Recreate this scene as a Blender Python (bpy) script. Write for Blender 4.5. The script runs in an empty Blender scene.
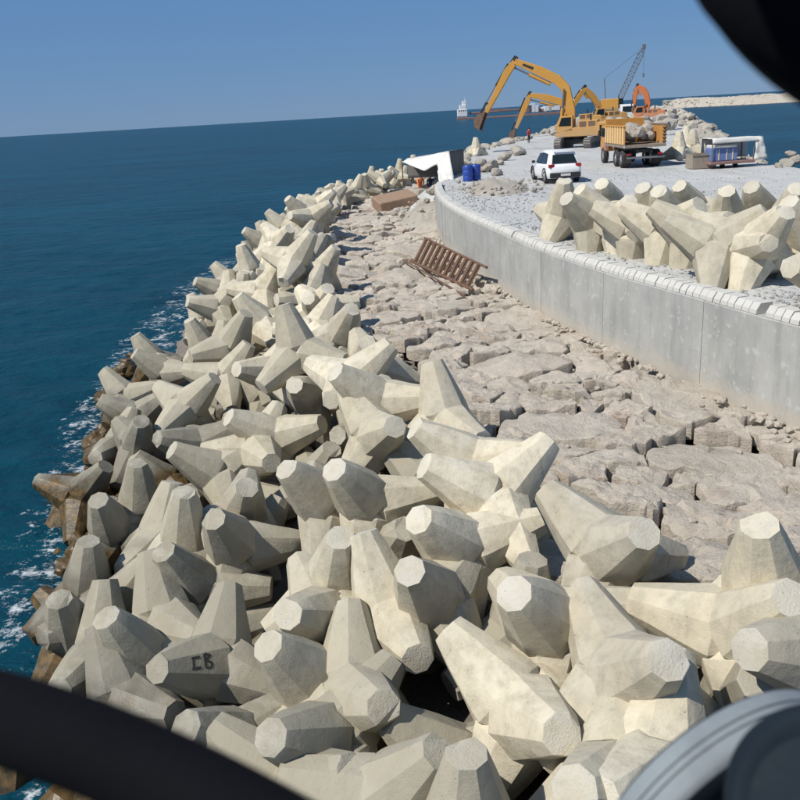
import bpy, bmesh, math, random
from mathutils import Vector, Matrix, Quaternion, noise
R_ = math.radians
scene = bpy.context.scene
COL = scene.collection

# ------------------------------------------------------------------ camera
CAM = Vector((0.0, 0.0, 4.0))
FPX = 858.0                      # focal length in pixels of the 800 px frame
def cam_axes():
    r0 = Vector((-400, 400-137, -FPX)); r1 = Vector((360, 400-92, -FPX))
    up = r1.cross(r0).normalized()
    if up.y < 0: up = -up
    f = Vector((0, 0, -1)); Y = (f - up*f.dot(up)).normalized(); X = Y.cross(up)
    return Matrix((X, Y, up))
CM = cam_axes()
cd = bpy.data.cameras.new('camera'); cam = bpy.data.objects.new('camera', cd); COL.objects.link(cam)
cam.matrix_world = Matrix.Translation(CAM) @ CM.to_4x4()
cd.sensor_width = 36; cd.lens = 36*FPX/800; cd.clip_start = 0.05; cd.clip_end = 60000
cd.dof.use_dof = True; cd.dof.focus_distance = 22; cd.dof.aperture_fstop = 4.5
scene.camera = cam

# ------------------------------------------------------------------ light
SUN_EL, SUN_AZ_X, SUN_AZ_Y = R_(50), -0.86, -0.51      # horizontal direction to the sun: left, a little behind
w = bpy.data.worlds.new('World'); scene.world = w; w.use_nodes = True
nt = w.node_tree; nt.nodes.clear()
sky = nt.nodes.new('ShaderNodeTexSky'); sky.sky_type = 'NISHITA'; sky.sun_disc = False
sky.sun_elevation = SUN_EL; sky.sun_rotation = math.atan2(SUN_AZ_X, SUN_AZ_Y)
sky.altitude = 0; sky.air_density = 1.0; sky.dust_density = 0.0; sky.ozone_density = 6.0
tint = nt.nodes.new('ShaderNodeMix'); tint.data_type = 'RGBA'; tint.blend_type = 'MULTIPLY'
tint.inputs[0].default_value = 1.0; tint.inputs[7].default_value = (0.40, 0.47, 0.62, 1)
bg = nt.nodes.new('ShaderNodeBackground'); bg.inputs[1].default_value = 0.10
wo = nt.nodes.new('ShaderNodeOutputWorld')
air = nt.nodes.new('ShaderNodeMix'); air.data_type = 'RGBA'; air.inputs[0].default_value = 0.62; air.inputs[7].default_value = (1.4, 2.9, 5.45, 1)   # even blue summer haze
nt.links.new(sky.outputs[0], tint.inputs[6]); nt.links.new(tint.outputs[2], air.inputs[6]); nt.links.new(air.outputs[2], bg.inputs[0]); nt.links.new(bg.outputs[0], wo.inputs[0])
sd = bpy.data.lights.new('sun', 'SUN'); sd.energy = 5.0; sd.angle = R_(0.53); sd.color = (1.0, 0.95, 0.86)
sun = bpy.data.objects.new('sun', sd); COL.objects.link(sun)
to_sun = Vector((SUN_AZ_X*math.cos(SUN_EL), SUN_AZ_Y*math.cos(SUN_EL), math.sin(SUN_EL)))
sun.rotation_euler = to_sun.to_track_quat('Z', 'Y').to_euler(); sun.location = (-30, -20, 60)
vs = scene.view_settings; vs.view_transform = 'Standard'; vs.look = 'None'; vs.exposure = 0.0; vs.gamma = 1.0
scene.cycles.max_bounces = 6

# ------------------------------------------------------------------ helpers
def ray(u, v):
    return (CM @ Vector((u-400, 400-v, -FPX))).normalized()
def at_z(u, v, z):
    d = ray(u, v); return CAM + d*((z-CAM.z)/d.z)
def at_y(u, v, y):
    d = ray(u, v); return CAM + d*(y/d.y)
def pix(p):
    c = CM.transposed() @ (Vector(p)-CAM); return 400+FPX*c.x/-c.z, 400-FPX*c.y/-c.z
rnd = random.Random(11)

def link(name, me, mat=None, parent=None):
    o = bpy.data.objects.new(name, me); COL.objects.link(o)
    if mat is not None and me is not None and len(me.materials) == 0: me.materials.append(mat)
    if parent is not None: o.parent = parent
    return o
def tag(o, label=None, cat=None, group=None, kind=None):
    if label: o['label'] = label
    if cat: o['category'] = cat
    if group: o['group'] = group
    if kind: o['kind'] = kind
    return o
def empty(name, loc, rz=0.0, label=None, cat=None, group=None):
    o = bpy.data.objects.new(name, None); COL.objects.link(o); o.location = loc; o.rotation_euler = (0, 0, rz)
    o.empty_display_size = 0.3
    return tag(o, label, cat, group)
def copy_tree(o, parent=None):
    c = o.copy(); COL.objects.link(c)
    if parent is not None: c.parent = parent
    for ch in list(o.children): copy_tree(ch, c)
    return c

class MB:
    """collects shapes into one mesh"""
    def __init__(s): s.v = []; s.f = []; s.m = []; s.cur = 0
    def add(s, vs, fs):
        b = len(s.v); s.v += [tuple(x) for x in vs]; s.f += [tuple(b+i for i in f) for f in fs]; s.m += [s.cur]*len(fs); return s
    def box(s, c, size, M=None):
        c = Vector(c); h = Vector(size)*0.5; P = []
        for dz in (-1, 1):
            for dx, dy in ((-1,-1), (1,-1), (1,1), (-1,1)):
                q = Vector((dx*h.x, dy*h.y, dz*h.z)); P.append(c + (M @ q if M else q))
        return s.add(P, [(3,2,1,0), (4,5,6,7), (0,1,5,4), (1,2,6,5), (2,3,7,6), (3,0,4,7)])
    def tube(s, p0, p1, r0, r1=None, n=10, cap=True):
        p0 = Vector(p0); p1 = Vector(p1); r1 = r0 if r1 is None else r1
        q = (p1-p0).to_track_quat('Z', 'Y'); P = []
        for p, r in ((p0, r0), (p1, r1)):
            for k in range(n):
                a = 2*math.pi*(k+.5)/n; P.append(p + q @ Vector((r*math.cos(a), r*math.sin(a), 0)))
        F = [(k, (k+1) % n, n+(k+1) % n, n+k) for k in range(n)]
        if cap: F += [tuple(range(n-1, -1, -1)), tuple(range(n, 2*n))]
        return s.add(P, F)
    def path(s, pts, r, n=10):
        pts = [Vector(p) for p in pts]; P = []; N = len(pts)
        for i, p in enumerate(pts):
            t = (pts[min(i+1, N-1)]-pts[max(i-1, 0)]).normalized(); q = t.to_track_quat('Z', 'Y')
            rr = r[i] if isinstance(r, (list, tuple)) else r
            for k in range(n):
                a = 2*math.pi*k/n; P.append(p + q @ Vector((rr*math.cos(a), rr*math.sin(a), 0)))
        F = [(i*n+k, i*n+(k+1) % n, (i+1)*n+(k+1) % n, (i+1)*n+k) for i in range(N-1) for k in range(n)]
        F += [tuple(range(n-1, -1, -1)), tuple(range((N-1)*n, N*n))]
        return s.add(P, F)
    def prism(s, prof, y0, y1, ax='y'):
        """profile of (a, z) points extruded along y (or x)"""
        n = len(prof); mk = (lambda a, z, y: (a, y, z)) if ax == 'y' else (lambda a, z, y: (y, a, z))
        P = [mk(a, z, y0) for a, z in prof] + [mk(a, z, y1) for a, z in prof]
        F = [(k, (k+1) % n, n+(k+1) % n, n+k) for k in range(n)] + [tuple(range(n-1, -1, -1)), tuple(range(n, 2*n))]
        return s.add(P, F)
    def beam(s, pts, hs, w):
        """boxed arm in the xz plane: centre line, depth at each point, width along y"""
        pts = [Vector((p[0], 0, p[1])) for p in pts]; N = len(pts); P = []
        ws = w if isinstance(w, (list, tuple)) else [w]*N
        for i, p in enumerate(pts):
            t = (pts[min(i+1, N-1)]-pts[max(i-1, 0)]).normalized(); nrm = Vector((-t.z, 0, t.x))
            for a, b in ((-1,-1), (1,-1), (1,1), (-1,1)):
                P.append(p + nrm*(b*hs[i]/2) + Vector((0, a*ws[i]/2, 0)))
        F = [(i*4+k, i*4+(k+1) % 4, i*4+4+(k+1) % 4, i*4+4+k) for i in range(N-1) for k in range(4)]
        F += [(3,2,1,0), tuple(range((N-1)*4, N*4))]
        return s.add(P, F)
    def mesh(s, name, bevel=0.0, seg=1, smooth=False):
        me = bpy.data.meshes.new(name); me.from_pydata(s.v, [], s.f)
        for p, m in zip(me.polygons, s.m): p.material_index = m
        bm = bmesh.new(); bm.from_mesh(me); bmesh.ops.recalc_face_normals(bm, faces=bm.faces)
        if bevel:
            ed = [e for e in bm.edges if len(e.link_faces) == 2 and e.calc_face_angle(0) > 0.5]
            bmesh.ops.bevel(bm, geom=ed, offset=bevel, segments=seg, profile=0.5, affect='EDGES', clamp_overlap=True)
        if smooth:
            for f in bm.faces: f.smooth = True
            for e in bm.edges:
                if len(e.link_faces) == 2 and e.calc_face_angle(0) > 0.7: e.smooth = False
        bm.to_mesh(me); bm.free(); return me
    def build(s, name, mat, parent=None, bevel=0.0, seg=1, smooth=False):
        me = s.mesh(name, bevel, seg, smooth)
        for m in (mat if isinstance(mat, (list, tuple)) else [mat]): me.materials.append(m)
        return link(name, me, None, parent)

# ------------------------------------------------------------------ materials
class NT:
    def __init__(s, name):
        s.mat = bpy.data.materials.new(name); s.mat.use_nodes = True; s.t = s.mat.node_tree; s.t.nodes.clear()
        s.out = s.n('ShaderNodeOutputMaterial'); s.b = s.n('ShaderNodeBsdfPrincipled'); s.l(s.b.outputs[0], s.out.inputs[0])
    def n(s, t, **k):
        x = s.t.nodes.new(t)
        for a, b in k.items(): setattr(x, a, b)
        return x
    def l(s, a, b): s.t.links.new(a, b)
    def noise(s, scale, detail=4, rough=.55, vec=None):
        x = s.n('ShaderNodeTexNoise'); x.inputs['Scale'].default_value = scale; x.inputs['Detail'].default_value = detail; x.inputs['Roughness'].default_value = rough
        if vec is not None: s.l(vec, x.inputs['Vector'])
        return x.outputs[0]
    def ramp(s, fac, stops):
        x = s.n('ShaderNodeValToRGB'); e = x.color_ramp.elements
        while len(e) < len(stops): e.new(0.5)
        for q, (p, c) in zip(e, stops):
            q.position = p; q.color = (c, c, c, 1) if isinstance(c, (int, float)) else (*c, 1)
        s.l(fac, x.inputs[0]); return x.outputs[0]
    def mix(s, fac, a, b, mode='MIX'):
        x = s.n('ShaderNodeMix'); x.data_type = 'RGBA'; x.blend_type = mode
        for val, sock in ((fac, x.inputs[0]), (a, x.inputs[6]), (b, x.inputs[7])):
            if isinstance(val, (int, float)): sock.default_value = val if sock.type == 'VALUE' else (val, val, val, 1)
            elif isinstance(val, tuple): sock.default_value = (*val, 1)
            else: s.l(val, sock)
        return x.outputs[2]
    def math(s, op, a, b=0.0, clamp=False):
        x = s.n('ShaderNodeMath'); x.operation = op; x.use_clamp = clamp
        for val, sock in ((a, x.inputs[0]), (b, x.inputs[1])):
            if isinstance(val, (int, float)): sock.default_value = val
            else: s.l(val, sock)
        return x.outputs[0]
    def maprange(s, v, a, b, c=0.0, d=1.0):
        x = s.n('ShaderNodeMapRange'); x.inputs[1].default_value = a; x.inputs[2].default_value = b; x.inputs[3].default_value = c; x.inputs[4].default_value = d
        s.l(v, x.inputs[0]); return x.outputs[0]
    def geo(s): return s.n('ShaderNodeNewGeometry')
    def obj(s): return s.n('ShaderNodeTexCoord').outputs['Object']
    def info(s): return s.n('ShaderNodeObjectInfo')
    def bump(s, h, strength=.4, dist=.02, prev=None):
        x = s.n('ShaderNodeBump'); x.inputs['Strength'].default_value = strength; x.inputs['Distance'].default_value = dist
        s.l(h, x.inputs['Height'])
        if prev is not None: s.l(prev, x.inputs['Normal'])
        return x.outputs[0]
    def set(s, col=None, rough=None, normal=None, metal=None, spec=None):
        for key, val in (('Base Color', col), ('Roughness', rough), ('Normal', normal), ('Metallic', metal), ('Specular IOR Level', spec)):
            if val is None: continue
            k = s.b.inputs[key]
            if isinstance(val, (int, float)): k.default_value = val
            elif isinstance(val, tuple): k.default_value = (*val, 1)
            else: s.l(val, k)
        return s.mat

def plain(name, col, rough=.6, metal=0.0, dirt=.35, dcol=(.22, .19, .15), scale=1.3, spec=.5):
    k = NT(name); o = k.obj(); a = k.noise(scale, 6, .65, o)
    f = k.maprange(a, .45, .72, 0, dirt)
    c = k.mix(f, col, dcol)
    b = k.noise(scale*14, 3, .6, o)
    c = k.mix(k.maprange(b, .3, .7, 0, .12), c, tuple(x*.55 for x in col))
    return k.set(c, k.maprange(a, .3, .7, max(.05, rough-.08), min(1, rough+.15)), k.bump(b, .12, .01), metal, spec)

def dusty(name, col, rough=.55, dust=(.40, .36, .29), amt=.55):
    k = NT(name); o = k.obj(); g = k.geo(); a = k.noise(.8, 7, .7, o); b = k.noise(5, 6, .7, o)
    c = k.mix(k.maprange(a, .35, .7, .05, .35), col, tuple(x*.62 for x in col))
    sx = k.n('ShaderNodeSeparateXYZ'); k.l(g.outputs['Position'], sx.inputs[0])
    low = k.maprange(sx.outputs[2], 3.2, .3, 0, .45)
    f = k.math('MULTIPLY', k.maprange(k.math('ADD', b, low), .42, .95, 0, 1), amt)
    c = k.mix(f, c, dust)
    sc = k.noise(22, 4, .8, o); c = k.mix(k.maprange(sc, .62, .68, 0, .6), c, (.07, .05, .035))
    return k.set(c, k.maprange(b, .3, .7, rough, .9), k.bump(sc, .2, .01), 0, .4)

def concrete(name, tip=False):
    """object colour: red = weathering, green = tone shift"""
    k = NT(name); g = k.geo(); inf = k.info(); pos = g.outputs['Position']; ob = k.obj()
    sep = k.n('ShaderNodeSeparateColor'); k.l(inf.outputs['Color'], sep.inputs[0])
    wth_shade, tone = sep.outputs[0], sep.outputs[1]
    off = k.n('ShaderNodeVectorMath'); off.operation = 'ADD'; k.l(ob, off.inputs[0])
    sc = k.n('ShaderNodeVectorMath'); sc.operation = 'SCALE'; sc.inputs[0].default_value = (37, 53, 29); k.l(inf.outputs['Random'], sc.inputs['Scale'])
    k.l(sc.outputs[0], off.inputs[1]); v = off.outputs[0]
    big = k.noise(.9, 4, .6, v); mid = k.noise(4.5, 6, .65, v); fine = k.noise(38, 4, .7, v)
    fresh = k.mix(k.ramp(big, [(.35, 0), (.65, 1)]), (.56, .50, .38), (.645, .60, .485))
    fresh = k.mix(k.maprange(mid, .48, .68, 0, .6), fresh, (.45, .40, .295))
    blot = k.noise(1.7, 6, .7, v); fresh = k.mix(k.maprange(blot, .55, .66, 0, .45), fresh, (.37, .345, .285))
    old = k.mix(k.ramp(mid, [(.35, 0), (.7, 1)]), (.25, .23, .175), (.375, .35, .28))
    wf = k.math('ADD', wth_shade, k.maprange(mid, .3, .7, -.18, .18), True)
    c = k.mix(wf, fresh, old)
    c = k.mix(1.0, c, k.ramp(tone, [(0, (.74, .74, .75)), (.5, (.94, .93, .90)), (1, (1.06, 1.05, 1.03))]), 'MULTIPLY')
    # rain streaks and casting blotches
    st = k.n('ShaderNodeMapping'); st.inputs['Scale'].default_value = (5, 5, .55); k.l(pos, st.inputs[0])
    streak = k.noise(1.2, 5, .7, st.outputs[0])
    c = k.mix(k.maprange(streak, .52, .72, 0, .42), c, (.27, .25, .20))
    rs = k.noise(2.6, 3, .5, v); c = k.mix(k.math('MULTIPLY', k.maprange(streak, .55, .7, 0, 1), k.maprange(rs, .62, .72, 0, .5)), c, (.33, .20, .10))
    # pits
    vo = k.n('ShaderNodeTexVoronoi'); vo.inputs['Scale'].default_value = 15; k.l(v, vo.inputs['Vector'])
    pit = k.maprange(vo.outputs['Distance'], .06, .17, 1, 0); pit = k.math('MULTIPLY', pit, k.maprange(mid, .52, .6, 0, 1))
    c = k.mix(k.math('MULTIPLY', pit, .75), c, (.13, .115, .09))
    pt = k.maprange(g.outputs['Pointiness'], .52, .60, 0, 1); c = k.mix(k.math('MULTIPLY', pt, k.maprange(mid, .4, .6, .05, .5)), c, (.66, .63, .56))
    if tip: c = k.mix(k.math('MULTIPLY', k.maprange(mid, .4, .6, .1, .5), k.math('SUBTRACT', 1.0, k.math('MULTIPLY', wth_shade, .9), True)), c, (.64, .62, .56))
    # weed and wet band at the waterline
    sx = k.n('ShaderNodeSeparateXYZ'); k.l(pos, sx.inputs[0])
    wl = k.noise(.8, 3, .6, pos)
    zz = k.math('ADD', sx.outputs[2], k.maprange(wl, .3, .7, -.55, .55))
    wet = k.maprange(zz, -3.15, -3.65, 0, 1); weed = k.maprange(zz, -3.65, -4.05, 0, 1)
    c = k.mix(k.math('MULTIPLY', wet, .55), c, (.12, .11, .085))
    wc = k.mix(k.ramp(k.noise(6, 4, .6, pos), [(.35, 0), (.65, 1)]), (.035, .026, .010), (.16, .095, .030))
    c = k.mix(k.math('MULTIPLY', weed, .92), c, wc)
    rough = k.math('SUBTRACT', k.maprange(mid, .3, .7, .78, .95), k.math('MULTIPLY', wet, .5))
    n1 = k.bump(big, .35, .12); n2 = k.bump(mid, .35, .035, n1)
    hf = k.math('SUBTRACT', fine, k.math('MULTIPLY', pit, .8)); n3 = k.bump(hf, .5 if not tip else .7, .012 if not tip else .018, n2)
    return k.set(c, rough, n3, 0, .35)

def limestone(name, a, b, c2, scale=1.0):
    k = NT(name); g = k.geo(); inf = k.info(); pos = g.outputs['Position']
    big = k.noise(.55*scale, 4, .6, pos); mid = k.noise(3.2*scale, 7, .68, pos); fine = k.noise(24*scale, 5, .7, pos)
    c = k.mix(k.ramp(big, [(.36, 0), (.64, 1)]), a, b)
    c = k.mix(k.maprange(inf.outputs['Random'], 0, 1, 0, .55), c, c2)
    c = k.mix(k.maprange(mid, .5, .72, 0, .55), c, tuple(x*.58 for x in a))
    c = k.mix(k.maprange(fine, .35, .7, .0, .35), c, tuple(min(1, x*1.25) for x in b))
    rnd_ = k.noise(1.1*scale, 3, .5, pos)
    c = k.mix(k.maprange(rnd_, .58, .68, 0, .35), c, (.33, .22, .15))
    n1 = k.bump(mid, .9, .12); n2 = k.bump(fine, .8, .035, n1)
    return k.set(c, .93, n2, 0, .25)

def wall_concrete():
    k = NT('wall_concrete'); g = k.geo(); pos = g.outputs['Position']; inf = k.info()
    big = k.noise(.8, 5, .6, pos); mid = k.noise(5, 6, .65, pos); fine = k.noise(45, 3, .6, pos)
    c = k.mix(k.ramp(big, [(.35, 0), (.65, 1)]), (.325, .325, .31), (.43, .425, .40))
    mp = k.n('ShaderNodeMapping'); mp.inputs['Scale'].default_value = (1.6, 1.6, .22); k.l(pos, mp.inputs[0])
    st = k.noise(1.5, 5, .7, mp.outputs[0])
    c = k.mix(k.maprange(st, .46, .68, 0, .45), c, (.19, .205, .195))
    c = k.mix(k.maprange(mid, .57, .66, 0, .65), c, (.52, .515, .49))
    c = k.mix(k.maprange(inf.outputs['Random'], 0, 1, 0, .22), c, (.33, .34, .34))
    sx = k.n('ShaderNodeSeparateXYZ'); k.l(pos, sx.inputs[0])
    low = k.maprange(k.math('ADD', sx.outputs[2], k.maprange(mid, .3, .7, -.22, .22)), -1.45, -1.72, 0, 1)
    c = k.mix(k.math('MULTIPLY', low, .6), c, (.47, .42, .34))
    n1 = k.bump(mid, .25, .03); n2 = k.bump(fine, .3, .008, n1)
    return k.set(c, .9, n2, 0, .3)

def gravel():
    k = NT('gravel'); pos = k.geo().outputs['Position']
    big = k.noise(.12, 4, .6, pos); mid = k.noise(.7, 6, .6, pos)
    vo = k.n('ShaderNodeTexVoronoi'); vo.inputs['Scale'].default_value = 9; k.l(pos, vo.inputs['Vector'])
    vcol = k.n('ShaderNodeSeparateColor'); k.l(vo.outputs['Color'], vcol.inputs[0])
    c = k.mix(k.ramp(big, [(.38, 0), (.62, 1)]), (.44, .44, .43), (.51, .495, .465))
    c = k.mix(k.maprange(vcol.outputs[0], 0, 1, 0, .5), c, (.38, .405, .425))
    c = k.mix(k.maprange(mid, .5, .7, 0, .5), c, (.56, .535, .49))
    rp = k.n('ShaderNodeMapping'); rp.inputs['Scale'].default_value = (1.0, .07, 1); rp.inputs['Rotation'].default_value = (0, 0, R_(-12)); k.l(pos, rp.inputs[0])
    rut = k.noise(1.1, 4, .6, rp.outputs[0]); c = k.mix(k.maprange(rut, .52, .64, 0, .5), c, (.36, .35, .325))
    sp = k.noise(16, 4, .7, pos); c = k.mix(k.maprange(sp, .62, .7, 0, .55), c, (.17, .16, .15))
    n1 = k.bump(mid, .6, .12); n2 = k.bump(vo.outputs['Distance'], .7, .05, n1); n3 = k.bump(sp, .5, .03, n2)
    return k.set(c, .95, n3, 0, .2)

def sea_mat():
    k = NT('sea_water'); g = k.geo(); pos = g.outputs['Position']
    at = k.n('ShaderNodeAttribute'); at.attribute_name = 'shore'; shore = at.outputs['Fac']
    mp = k.n('ShaderNodeMapping'); mp.inputs['Scale'].default_value = (.55, 1.0, 1); mp.inputs['Rotation'].default_value = (0, 0, R_(18)); k.l(pos, mp.inputs[0]); v = mp.outputs[0]
    w1 = k.noise(.35, 3, .5, v); w2 = k.noise(1.3, 4, .6, v); w3 = k.noise(5.0, 4, .6, v)
    patch = k.noise(.035, 7, .68, v)
    c = k.mix(k.ramp(patch, [(.38, 0), (.64, 1)]), (.003, .027, .046), (.004, .050, .082))
    c = k.mix(k.maprange(w2, .35, .7, 0, .5), c, (.004, .056, .084))
    f1 = k.noise(1.9, 6, .75, pos); f2 = k.noise(7, 4, .7, pos)
    ff = k.math('ADD', k.math('MULTIPLY', f1, .7), k.math('MULTIPLY', f2, .3))
    foam = k.math('MULTIPLY', k.maprange(k.math('ADD', ff, k.math('MULTIPLY', shore, .19)), .71, .81, 0, .7), k.maprange(shore, .02, .2, 0, 1), True)
    c = k.mix(foam, c, (.72, .76, .78))
    n1 = k.bump(w1, .8, .8); n2 = k.bump(w2, .9, .3, n1); n3 = k.bump(w3, .8, .06, n2)
    r = k.math('ADD', k.math('MULTIPLY', foam, .6), .28, True)
    k.b.inputs['IOR'].default_value = 1.33
    return k.set(c, r, n3, 0, .06)

M = {}
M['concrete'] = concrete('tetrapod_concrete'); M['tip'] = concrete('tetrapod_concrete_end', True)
M['stone'] = limestone('apron_limestone', (.43, .38, .315), (.53, .48, .41), (.455, .39, .325))
M['rock'] = limestone('armour_rock', (.34, .31, .265), (.46, .43, .37), (.40, .33, .27), 1.4)
M['bed'] = limestone('rubble_bed', (.20, .175, .145), (.27, .245, .21), (.22, .18, .15), 2.0)
M['wall'] = wall_concrete(); M['gravel'] = gravel(); M['sea'] = sea_mat()
M['cap'] = plain('cap_concrete', (.54, .53, .495), .9, 0, .4, (.40, .38, .34), 2.2, .3)
M['yellow'] = dusty('excavator_yellow', (.58, .28, .035))
M['amber'] = dusty('truck_yellow', (.58, .25, .03), .55, (.42, .33, .22), .45)
M['orange'] = dusty('machine_orange', (.55, .14, .025))
M['black'] = plain('black_steel', (.022, .022, .024), .55, 0, .3, (.09, .08, .07), 2)
M['cranehaze'] = plain('crane_haze_grey', (.11, .125, .14), .7, 0, .3, (.2, .2, .2), 1)  # grey-blue fades the crane: distance haze put into its colour
M['steel'] = plain('bare_steel', (.30, .30, .31), .35, .8, .3, (.12, .10, .09), 3)
M['track'] = plain('track_steel', (.17, .16, .15), .7, .2, .6, (.33, .29, .25), 2)
M['glass'] = plain('dark_glass', (.012, .018, .020), .08, 0, .1, (.06, .06, .06), 1)
M['white'] = plain('white_paint', (.80, .80, .80), .28, 0, .15, (.5, .47, .42), 1.4)
M['rubber'] = plain('rubber', (.024, .024, .026), .8, 0, .5, (.12, .11, .10), 4)
M['rim'] = plain('wheel_rim', (.42, .42, .43), .4, .6, .4, (.12, .11, .10), 4)
M['red'] = dusty('cab_red', (.36, .07, .035))
M['tail'] = plain('tail_light', (.30, .012, .012), .2, 0, .1, (.1, .02, .02), 3)
M['plate'] = plain('number_plate', (.62, .62, .58), .5, 0, .2, (.4, .4, .38), 5)
M['rust'] = plain('rusty_steel', (.165, .095, .060), .9, .1, .6, (.09, .045, .03), 6)
M['bucket'] = plain('bucket_steel', (.20, .125, .085), .7, .3, .5, (.09, .06, .045), 3)
M['tarp'] = plain('white_tarpaulin', (.66, .65, .61), .7, 0, .35, (.42, .39, .34), 1.2)
M['darksheet'] = plain('dark_sheet', (.13, .125, .115), .85, 0, .3, (.14, .12, .10), 2)
M['blue'] = plain('blue_plastic', (.02, .065, .34), .4, 0, .25, (.10, .13, .25), 3)
M['tank'] = plain('faded_blue_tank', (.115, .18, .40), .5, 0, .3, (.30, .32, .40), 2.2)
M['brownsteel'] = dusty('brown_steel', (.16, .115, .085), .7, (.36, .31, .25), .7)
M['wood'] = plain('weathered_timber', (.30, .20, .135), .9, 0, .5, (.17, .11, .075), 4)
M['skin'] = plain('skin', (.42, .24, .16), .6, 0, .1, (.3, .17, .11), 8)
M['hivis'] = plain('orange_cloth', (.72, .20, .05), .85, 0, .2, (.4, .14, .06), 6)
M['redcloth'] = plain('red_cloth', (.50, .06, .06), .85, 0, .2, (.3, .05, .05), 6)
M['trousers'] = plain('dark_cloth', (.05, .055, .075), .9, 0, .3, (.12, .11, .10), 6)
M['hair'] = plain('dark_hair', (.02, .017, .014), .7, 0, .1, (.03, .02, .02), 9)
M['ship'] = plain('ship_white', (.74, .75, .76), .5, 0, .2, (.5, .42, .35), .3)
M['hull'] = plain('ship_hull', (.26, .15, .13), .6, 0, .4, (.14, .10, .09), .2)
M['mark'] = plain('black_marking', (.035, .033, .030), .9, 0, .5, (.12, .115, .10), 14)
M['shaderubber'] = plain('shaded_slate_rubber', (.010, .017, .025), .75, 0, .35, (.022, .032, .042), 5, .2)  # dark rubber, with shade on the tyre's face put into the colour
M['dusty'] = plain('dusty_tread', (.22, .25, .27), .85, 0, .6, (.14, .16, .18), 9)
M['blackfoam'] = plain('black_padding', (.006, .006, .008), .9, 0, .1, (.012, .012, .014), 6, .1)
M['weed'] = plain('weedy_rock', (.10, .06, .018), .45, 0, .8, (.028, .022, .010), 2.5)
M['letters'] = plain('lit_rib_and_strap', (.75, .62, .36), .6, 0, .3, (.5, .35, .15), 5)  # pale tone paints sunlit truck ribs; the tank straps use it too

# ------------------------------------------------------------------ plan of the breakwater
SEA_Z = -5.0
EDGE = [(6.5,4.0),(4.3,8.2),(3.6,9.3),(2.8,11.4),(2.2,12.6),(1.4,14.9),(-0.1,21.7),(-1.7,28.5),(-3.0,38.8),(-3.3,52.4),(-1.4,66.0),(1.5,75),(6,85)]
EDGE_FULL = [(12,-8)] + EDGE + [(9.5,93),(14.5,107),(22,131),(40,201)]
def sdist(x, y, E=EDGE):
    best = 1e9; sg = 1
    for (ax, ay), (bx, by) in zip(E[:-1], E[1:]):
        dx = bx-ax; dy = by-ay; t = ((x-ax)*dx+(y-ay)*dy)/(dx*dx+dy*dy); t = 0 if t < 0 else 1 if t > 1 else t
        d = math.hypot(x-ax-dx*t, y-ay-dy*t)
        if d < best: best = d; sg = 1 if dx*(y-ay)-dy*(x-ax) > 0 else -1
    return best*sg
def zcore(x, y): return -1.25-max(0, sdist(x, y)-1.2)*0.44
def interp(tab, y):
    if y <= tab[0][0]: return tab[0][1]
    for (a, p), (b, q) in zip(tab[:-1], tab[1:]):
        if y <= b: return p+(q-p)*(y-a)/(b-a)
    return tab[-1][1]
WALL = [(12.6,3.0),(10.0,7.8),(8.45,11.4),(7.18,14.76),(6.68,16.21),(6.12,18.03),(5.22,20.9),(4.61,23.45),(4.15,25.69),(3.62,29.37),(2.98,33.8),(2.5,39),(2.41,43.15),(2.5,47),(2.75,50.5)]
def catmull(P, n):
    out = []
    for i in range(len(P)-1):
        p0 = Vector(P[max(i-1, 0)]); p1 = Vector(P[i]); p2 = Vector(P[i+1]); p3 = Vector(P[min(i+2, len(P)-1)])
        for k in range(n):
            t = k/n; out.append(.5*((2*p1)+(p2-p0)*t+(2*p0-5*p1+4*p2-p3)*t*t+(3*p1-p0-3*p2+p3)*t**3))
    out.append(Vector(P[-1])); return out
WC = catmull(WALL, 24)
WS = [0.0]
for a, b in zip(WC[:-1], WC[1:]): WS.append(WS[-1]+(b-a).length)
WLEN = WS[-1]
def wall_at(s):
    s = min(max(s, 0), WLEN); lo = 0
    import bisect
    i = min(max(bisect.bisect(WS, s)-1, 0), len(WC)-2)
    t = (s-WS[i])/(WS[i+1]-WS[i]); p = WC[i].lerp(WC[i+1], t)
    d = (WC[min(i+3, len(WC)-1)]-WC[max(i-2, 0)]).normalized()
    return p, d, Vector((d.y, -d.x))          # point, tangent, inward (landward) normal
def wall_x(y): return interp([(p.y, p.x) for p in WC], y)

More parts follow.
